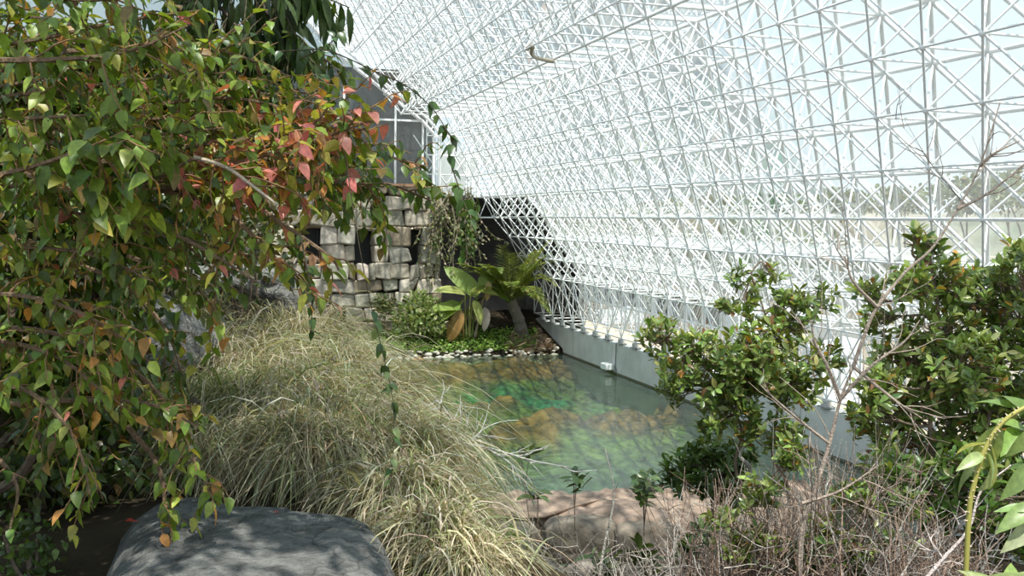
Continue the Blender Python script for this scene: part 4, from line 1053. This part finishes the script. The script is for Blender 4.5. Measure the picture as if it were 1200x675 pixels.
bare('dead_branch', [[(500, 640, 6.5), (495, 560, 6.5), (520, 532, 6.5), (543, 520, 6.45), (580, 527, 6.4), (625, 540, 6.4), (668, 548, 6.35)], [(543, 520, 6.45), (530, 492, 6.45), (512, 468, 6.45)], [(545, 520, 6.45), (562, 508, 6.45), (572, 494, 6.45)], [(570, 525, 6.45), (600, 545, 6.4), (612, 570, 6.4)], [(520, 532, 6.5), (545, 556, 6.45), (575, 572, 6.45)]],
     'pale bare branch arching over the water at the edge of the grass', 'branch', .012, (.55, .52, .48), 7)
bare('dead_stick', [[(700, 690, 6.6), (708, 640, 6.6), (717, 600, 6.6), (719, 570, 6.6), (709, 525, 6.6)]], 'single pale upright stick in front of the ledge', 'stick', .010, (.58, .52, .45), 3, (.08, .16))
bare('bare_tree', [[(936, 700, 6.7), (940, 620, 6.7), (958, 565, 6.7), (972, 520, 6.7), (985, 468, 6.7), (1000, 430, 6.7)], [(985, 468, 6.7), (1020, 430, 6.65), (1060, 400, 6.65), (1078, 375, 6.65)], [(1000, 430, 6.7), (1012, 395, 6.7), (1028, 360, 6.7), (1062, 318, 6.7), (1093, 290, 6.7), (1122, 245, 6.7), (1148, 195, 6.7), (1172, 120, 6.7)],
     [(972, 520, 6.7), (940, 495, 6.7), (905, 465, 6.7), (890, 450, 6.7)], [(985, 468, 6.7), (970, 430, 6.65), (955, 400, 6.65), (950, 375, 6.65)], [(940, 590, 6.7), (985, 575, 6.65), (1030, 545, 6.6)], [(1000, 430, 6.7), (1050, 470, 6.6), (1080, 490, 6.6)], [(1028, 360, 6.7), (1000, 330, 6.65), (990, 300, 6.65)], [(1148, 195, 6.7), (1165, 180, 6.65), (1195, 165, 6.65)], [(1122, 245, 6.7), (1160, 225, 6.65), (1215, 180, 6.65)]],
     'pale pinkish bare tree with one long branch slanting up to the top right', 'tree', .022, (.46, .35, .28), 5, (.25, .55))
bare('bare_sapling', [[(1130, 240, 7.9), (1090, 190, 7.9), (1060, 140, 7.9)], [(1130, 240, 7.9), (1080, 175, 8.0), (1040, 128, 8.0)], ], 'few thin dark twigs rising above the large shrub', 'twig', .004, (.3, .24, .2), 4, (.2, .4))
bare('leaning_log', [[(905, 610, 9.2), (880, 550, 9.2), (868, 530, 9.2), (900, 490, 9.3)]], 'grey leaning stem between the two mangrove shrubs', 'stem', .028, (.42, .38, .33), 2)
bare('bare_sapling', [[(835, 680, 7.6), (835, 620, 7.6), (840, 590, 7.6), (838, 560, 7.6)], [(835, 620, 7.6), (812, 600, 7.6), (806, 575, 7.6)], [(838, 610, 7.6), (855, 590, 7.6), (862, 575, 7.6)]], 'reddish bare sapling in front of the pinkish ledge stone', 'sapling', .011, (.42, .28, .22), 4, (.12, .25))
def brush(px0, px1, py0, py1, d, n, lb, tint=(.34, .23, .175), pale=.35):
    base = gb((px0+px1)/2, py1+80, d); t = empty('dead_brush', base, lb, 'brush', 'tangled dead brush before the ledge'); m_ = MB()
    for k in range(n):
        px = rng.uniform(px0, px1); dd = d+rng.uniform(-.6, .6); top_ = py0 + (py1-py0)*rng.random()**1.2
        p = at(px+rng.normal(0, 25), py1+25, dd); q = at(px+rng.normal(0, 30), top_, dd+rng.normal(0, .2)); v = q-p
        P = wander(p, v, np.linalg.norm(v), 6, .16); r = rng.uniform(.003, .008); c = np.array(tint)*rng.uniform(.6, 1.3)
        if rng.random() < pale: c = np.array([.52, .45, .40])*rng.uniform(.8, 1.15)
        tube(m_, P, np.linspace(r, r*.35, len(P)), 4, c, cap=False)
        for j in range(rng.integers(1, 4)):
            i = rng.integers(1, 6); T = wander(P[i], v/np.linalg.norm(v)*.5+perp_rand(v), rng.uniform(.1, .32), 4, .25); tube(m_, T, np.linspace(r*.6, r*.25, len(T)), 4, c, cap=False)
    m_.build('twigs', M['bark'], t)
brush(535, 650, 600, 690, 6.8, 90, 'thin dead brush beside the lowest dry grass', (.28, .24, .21))
brush(690, 800, 620, 690, 6.6, 90, 'dead brush around the pale upright stick', (.32, .26, .22))
brush(800, 930, 540, 690, 7.4, 300, 'dense dead brush left of the bare tree trunk')
brush(930, 1060, 490, 690, 7.2, 320, 'dense dead brush right of the bare tree trunk')
brush(1050, 1150, 590, 690, 6.6, 160, 'dead brush below the low light green shrub')
bare('dead_stick', [[(1075, 690, 5.4), (1105, 655, 5.4), (1135, 620, 5.4), (1150, 575, 5.4), (1185, 545, 5.4)], [(1105, 655, 5.4), (1092, 635, 5.4)]], 'thick pale forked stick at the bottom right beside the thorny stem', 'stick', .012, (.55, .47, .44), 2, (.1, .2))

# ---- thorny stem with big pale leaves at the lower right
ml = leaf_template(7, .36, .2, .3, 'lance')
b0 = at(1128, 760, 3.); tm = empty('thorny_plant', b0, 'green thorny stem with large pale felty leaves in the lower right corner', 'plant')
Ps = smooth_path([b0, at(1135, 610, 3.), at(1141, 570, 3.), at(1155, 525, 3.), at(1178, 492, 3.), at(1215, 470, 3.)], 8)
m_ = MB(); tube(m_, Ps, np.linspace(.0085, .0065, len(Ps)), 7, (.30, .28, .07)); m_.build('stem', M['paint'], tm, smooth=True)
m_ = MB()
for i in range(6, len(Ps)-1):
    d = Ps[i+1]-Ps[i]
    for k in range(2):
        v = perp_rand(d); tube(m_, [Ps[i]+v*.005, Ps[i]+v*.014], [.003, .0006], 5, (.62, .5, .38))
tag(m_.build('thorns', M['paint'], tm), kind='stuff')
def lf(px, py, qx, qy, d0, d1, nrm, wf=1.):
    p = at(px, py, d0); q = at(qx, qy, d1); return p, q-p, nrm, np.linalg.norm(q-p)
LS = [lf(1152, 532, 1128, 545, 3., 2.95, (.2, -.6, .7)), lf(1155, 527, 1172, 563, 3., 2.95, (.6, -.7, .3)), lf(1158, 520, 1120, 520, 3., 3.1, (.1, -.3, .9)), lf(1160, 515, 1178, 575, 3., 3.15, (.5, -.8, .2)),
      lf(1150, 545, 1110, 572, 3., 3.1, (-.2, -.5, .8)), lf(1172, 497, 1140, 560, 3., 3.08, (-.5, -.7, .4)), lf(1215, 600, 1172, 590, 2.8, 2.8, (0, -.4, .9)), lf(1215, 590, 1175, 615, 2.8, 2.75, (0, -.6, .8)), lf(1220, 610, 1182, 640, 2.8, 2.75, (-.2, -.7, .6)),
      lf(1215, 500, 1185, 535, 2.9, 2.9, (0, -.8, .5)), lf(1215, 540, 1182, 580, 2.9, 2.85, (-.2, -.8, .5))]
pal_ = [(2, (.34, .40, .22)), (2, (.28, .36, .16)), (1, (.22, .31, .11))]
m_ = MB(); leaves(m_, ml, [l[0] for l in LS], [l[1] for l in LS], [l[2] for l in LS], [l[3]*1.05 for l in LS], tints(len(LS), pal_, .1)); m_.build('leaf', M['leaf'], tm, smooth=True)
c2 = at(1165, 700, 2.6); t2 = empty('felty_plant', c2, 'clump of large pale green felty leaves in the bottom right corner', 'plant')
bl_ = leaf_template(7, .52, .14, .3, 'ovate'); m_ = MB(); n = 22; az = rng.uniform(0, 2*PI, n)
dr = np.stack([np.cos(az), np.sin(az), rng.uniform(.1, 1.2, n)], 1); leaves(m_, bl_, c2+rnd(n)*np.array([.05, .04, .03])+np.array([.02, 0, -.02]), dr, np.stack([-dr[:, 0]*.6, -dr[:, 1]*.6-.4, np.ones(n)], 1), rng.uniform(.10, .16, n), tints(n, [(2, (.24, .33, .12)), (2, (.19, .28, .08)), (1, (.32, .38, .19))], .12)); m_.build('foliage', M['leaf'], t2, smooth=True)
c3 = at(1205, 500, 3.4); t3 = empty('felty_plant', c3, 'broad green leaves entering at the right edge above the thorny stem', 'plant'); m_ = MB(); n = 12
az = rng.uniform(0, 2*PI, n); dr = np.stack([np.cos(az)-.3, np.sin(az), rng.uniform(-.6, .9, n)], 1); leaves(m_, bl_, c3+rnd(n)*.07, dr, np.stack([-dr[:, 0]*.6, -dr[:, 1]*.6-.6, np.ones(n)], 1), rng.uniform(.11, .17, n), tints(n, [(2, (.22, .34, .09)), (2, (.16, .27, .06))], .12)); m_.build('foliage', M['leaf'], t3, smooth=True)
m_ = MB(); tube(m_, smooth_path([c3+np.array([.5, .2, -.6]), c3+np.array([.2, 0, -.1]), c3], 6), .008, 6, (.3, .32, .1)); m_.build('stem', M['paint'], t3)

# ================================================================== GARDEN AT THE FAR END
def far(px, py, Y): q = atY(px, py, Y); return q
# palm-like cycad
pb = far(613, 404, 48.6); pb[2] = gz(pb[0], pb[1])-.05
cy = empty('cycad_palm', pb, 'dark green feather-leaved palm at the far corner beside the concrete wall', 'palm')
ctop = far(598, 352, 48.4)
m_ = MB(); P = smooth_path([pb, pb*.5+ctop*.5+np.array([.1, 0, 0]), ctop], 6); rr = np.linspace(.34, .26, len(P))*(1+.08*np.sin(np.arange(len(P))*2.3)); tube(m_, P, rr, 10, (.20, .17, .14)); m_.build('trunk', M['bark'], cy)
def frond(base, dirx, L, rise, droop, nl=38, w_=.62, pal=None, name='frond', par=None):
    d = np.array([dirx[0], dirx[1], 0]); d /= np.linalg.norm(d); t = np.linspace(0, 1, 14)
    P = base + d*L*(t**1.)[:, None]*(1-.12*t[:, None]) + np.array([0, 0, 1.])*(rise*t-droop*t**2.2)[:, None]*L
    m = MB(); tube(m, P, np.linspace(.035, .008, 14), 4, (.2, .22, .07), cap=False)
    pos = []; dr = []; nr = []; sc = []
    sd = np.cross(d, [0, 0, 1.])
    for k in range(nl):
        u = .12+.86*k/(nl-1); i = min(int(u*13), 12); f = u*13-i; p = P[i]*(1-f)+P[i+1]*f; tg = P[i+1]-P[i]; tg /= np.linalg.norm(tg)
        for s in (-1, 1):
            pos.append(p); dr.append(tg*.75+sd*s+np.array([0, 0, .18])+rng.normal(0, .07, 3)); nr.append(np.array([0, 0, 1.])-sd*s*.35); sc.append(w_*(math.sin(PI*min(.98, .12+.85*u))**.6)*rng.uniform(.85, 1.1))
    leaves(m, lance_n, pos, dr, nr, sc, tints(len(pos), pal, .14))
    m.build(name, M['leaf_far'], par, smooth=False)
lance_n = leaf_template(4, .15, .08, .18, 'lance')
PALC = [(3, (.21, .28, .05)), (2, (.29, .35, .07)), (1, (.38, .40, .11)), (.4, (.44, .38, .14))]
for k in range(30):
    a = k*2.399+.3; e = rng.uniform(.3, 2.0); L = rng.uniform(3.0, 4.1)
    frond(ctop+rnd(1)[0]*.08, (math.cos(a) if math.cos(a) < 0 else math.cos(a)*.5, math.sin(a)*.6-.15), L*(1-.32*max(0, e-.6)), e, rng.uniform(.45, .9)+(.2 if e < .5 else 0), pal=PALC, par=cy)
# broad-leaved plant
wb_ = far(548, 412, 48.2); wb_[2] = gz(wb_[0], wb_[1])
wp = empty('broad_leaf_plant', wb_, 'plant with large paddle-shaped leaves in front of the stone wall left of the palm', 'plant')
pad = leaf_template(8, .44, .10, .4, 'paddle')
def paddle(px0, py0, px1, py1, Y0, Y1, nrm, tint, name='leaf'):
    p = far(px0, py0, Y0); q = far(px1, py1, Y1)
    m = MB(); L = np.linalg.norm(q-p); leaves(m, pad, [p], [q-p], [nrm], [L], [tint])
    s0 = wb_+np.array([(p[0]-wb_[0])*.4, 0, .2]); tube(m, smooth_path([s0, (s0+p)/2+np.array([0, .1, .15]), p], 5), np.linspace(.05, .025, 11), 6, np.array(tint)*.8); m.build(name, M['leaf_far'], wp, smooth=True)
g_ = (.28, .37, .09); gy = (.45, .48, .16); gd = (.17, .25, .05)
for a in ((545, 345, 517, 330, 48.2, 47.6, (-.3, -.5, .8), gy), (540, 362, 510, 352, 48.1, 47.4, (-.2, -.5, .8), g_), (560, 345, 528, 312, 48.4, 48.2, (-.5, -.5, .6), g_), (560, 335, 590, 312, 48.4, 48.2, (.5, -.6, .6), g_), (555, 352, 568, 375, 48., 47.3, (.3, -.8, .4), gy),
          (552, 340, 582, 336, 48.2, 47.5, (.2, -.5, .8), gy), (540, 355, 498, 372, 48.1, 47.5, (-.2, -.6, .7), gd), (570, 340, 600, 345, 48.3, 47.8, (.3, -.6, .7), gd)): paddle(*a)
for a, nm in (((540, 365, 527, 398, 48., 47.5, (-.2, -.9, .1), (.42, .24, .08)), 'withered_leaf'), ((538, 362, 536, 400, 48., 47.6, (.2, -.9, .1), (.38, .26, .10)), 'withered_leaf'), ((568, 360, 572, 386, 48., 47.6, (.2, -.9, .2), (.55, .46, .43)), 'withered_leaf'), ((572, 330, 574, 350, 48.1, 47.7, (.2, -.9, .2), (.55, .40, .18)), 'withered_leaf')): paddle(*a, name=nm)
# small-leaved bush left of it
PB = [(3, (.27, .34, .11)), (3, (.36, .42, .17)), (1.5, (.15, .21, .06)), (1, (.52, .54, .32))]
def bush(px, py, Y, r, n, lb, pal, L=.2, sq=.8, name='bush', tpl=tl, nst=4, hang=0.):
    c = far(px, py, Y); gz_ = gz(c[0], c[1]); t = empty(name, (c[0], c[1], gz_), lb, 'bush'); f = MB()
    for k in range(5): crown_leaves(f, c+rnd(1)[0]*r*.35*np.array([1, .7, sq]), r*.7, n//5, tpl, L, pal, sq)
    f.build('foliage', M['leaf_far'], t); b = MB()
    for k in range(nst): tube(b, smooth_path([(c[0]+rng.normal()*.15, c[1], gz_-.05), (c[0]+rng.normal()*.3, c[1]+rng.normal()*.2, (gz_+c[2])/2), c+rnd(1)[0]*r*.4], 5), np.linspace(.03, .012, 11), 5, (.25, .2, .14))
    b.build('stem', M['bark'], t)
bush(492, 365, 48.4, 1.25, 1500, 'small-leaved pale green bush in front of the stone wall', PB, .25)
bush(450, 358, 48.9, .8, 350, 'small bush at the foot of the stone wall below the window openings', [(2, (.17, .2, .08)), (2, (.12, .15, .05)), (1, (.25, .24, .12))])
# ivy carpet
f = MB(); n = 5200; px = rng.uniform(405, 628, n); Yq = rng.uniform(46.9, 49.6, n); pos = np.zeros((n, 3))
for i in range(n):
    r_ = ray(px[i], 405); X_ = min(r_[0]/r_[1]*Yq[i], WX-.45); pos[i] = (X_, Yq[i], gz(X_, Yq[i])+abs(rng.normal(.08, .12)))
leaves(f, tl, pos, rnd(n)*np.array([1, 1, .4])+np.array([0, -.4, .1]), rnd(n)*.5+np.array([0, -.5, 1]), rng.uniform(.10, .2, n), tints(n, [(3, (.20, .34, .05)), (3, (.28, .42, .09)), (2, (.12, .22, .04)), (.6, (.42, .46, .16))]))
tag(f.build('groundcover', M['leaf_far']), 'bright green low ground cover between the far shore and the stone wall', 'ground cover', kind='stuff')
# pebbles along the far shore
f = MB(); 
for i in range(420):
    px_ = rng.uniform(400, 652); Y_ = 46.55+abs(rng.normal(0, .18)) ; r_ = ray(px_, 415); X_ = r_[0]/r_[1]*Y_
    if X_ > WX-.2: continue
    n0 = len(f.v); ball(f, np.array([X_, Y_, gz(X_, Y_)+.05]), rng.uniform(.06, .16), 7, 5); v = f.v[-1]; c_ = v.mean(0); v[:] = c_+(v-c_)*np.array([1.2, 1, .6])*rng.uniform(.8, 1.2, 3); f.t[-1][:] = np.array([.62, .57, .48])*rng.uniform(.7, 1.2)
tag(f.build('shore_pebbles', M['pebble'], smooth=True), 'pale pebbles lining the far shore of the pool', 'pebbles', kind='stuff')
f = MB(); n = 700; pos = np.zeros((n, 3))
for i in range(n):
    px_ = rng.uniform(596, 650); Y_ = rng.uniform(46.7, 48.2); r_ = ray(px_, 405); X_ = min(WX-.65-abs(rng.normal(0, .2)), r_[0]/r_[1]*Y_); pos[i] = (X_, Y_, gz(X_, Y_)+abs(rng.normal(.05, .1)))
leaves(f, lance_n, pos, rnd(n)*np.array([1, 1, .4]), rnd(n), rng.uniform(.25, .6, n), tints(n, [(2, (.34, .22, .16)), (2, (.22, .15, .11)), (1, (.45, .36, .28))]))
tag(f.build('leaf_litter', M['leaf_far']), 'reddish dead fronds piled under the palm', 'leaf litter', kind='stuff')
# creeper hanging on the end of the stone wall
f = MB(); b = MB(); cb = far(525, 262, 49.7); ct = empty('hanging_creeper', far(528, 225, 49.8), 'dry creeper with pale twigs hanging down the right end of the stone wall', 'creeper'); o = new()
for k in range(60):
    px_ = rng.uniform(503, 552); p = far(px_, rng.uniform(215, 250), 49.75); T = wander(p, (rng.normal(0, .3), -.15, -1), rng.uniform(1.2, 4.2), 9, .16, .06); T[:, 1] = np.minimum(T[:, 1], 49.9)
    tube(b, T, np.linspace(.022, .009, len(T)), 4, np.array([.40, .33, .25])*rng.uniform(.6, 1.3), cap=False); twig_leaves(T, o, .14, .2, .3, .5, .7, .05)
flush(f, tl, o, [(2, (.22, .25, .10)), (2, (.34, .30, .18)), (1, (.14, .19, .06)), (1, (.42, .36, .26))]); f.build('foliage', M['leaf_far'], ct); b.build('stem', M['bark'], ct)
f = MB(); b = MB(); o = new(); ct = empty('green_climber', far(548, 300, 49.6), 'fresh green large-leaved climber hanging below the balcony end', 'creeper')
for k in range(12):
    p = far(rng.uniform(538, 558), rng.uniform(225, 262), 49.6); T = wander(p, (rng.normal(0, .2), -.1, -1), rng.uniform(1.2, 2.6), 7, .12, .05); tube(b, T, .014, 4, (.2, .2, .08), cap=False); twig_leaves(T, o, .2, .45, .25, 1., .6, .05)
flush(f, ovate, o, [(3, (.15, .25, .05)), (2, (.09, .16, .03)), (1, (.22, .32, .08))]); f.build('foliage', M['leaf_far'], ct); b.build('stem', M['bark'], ct)
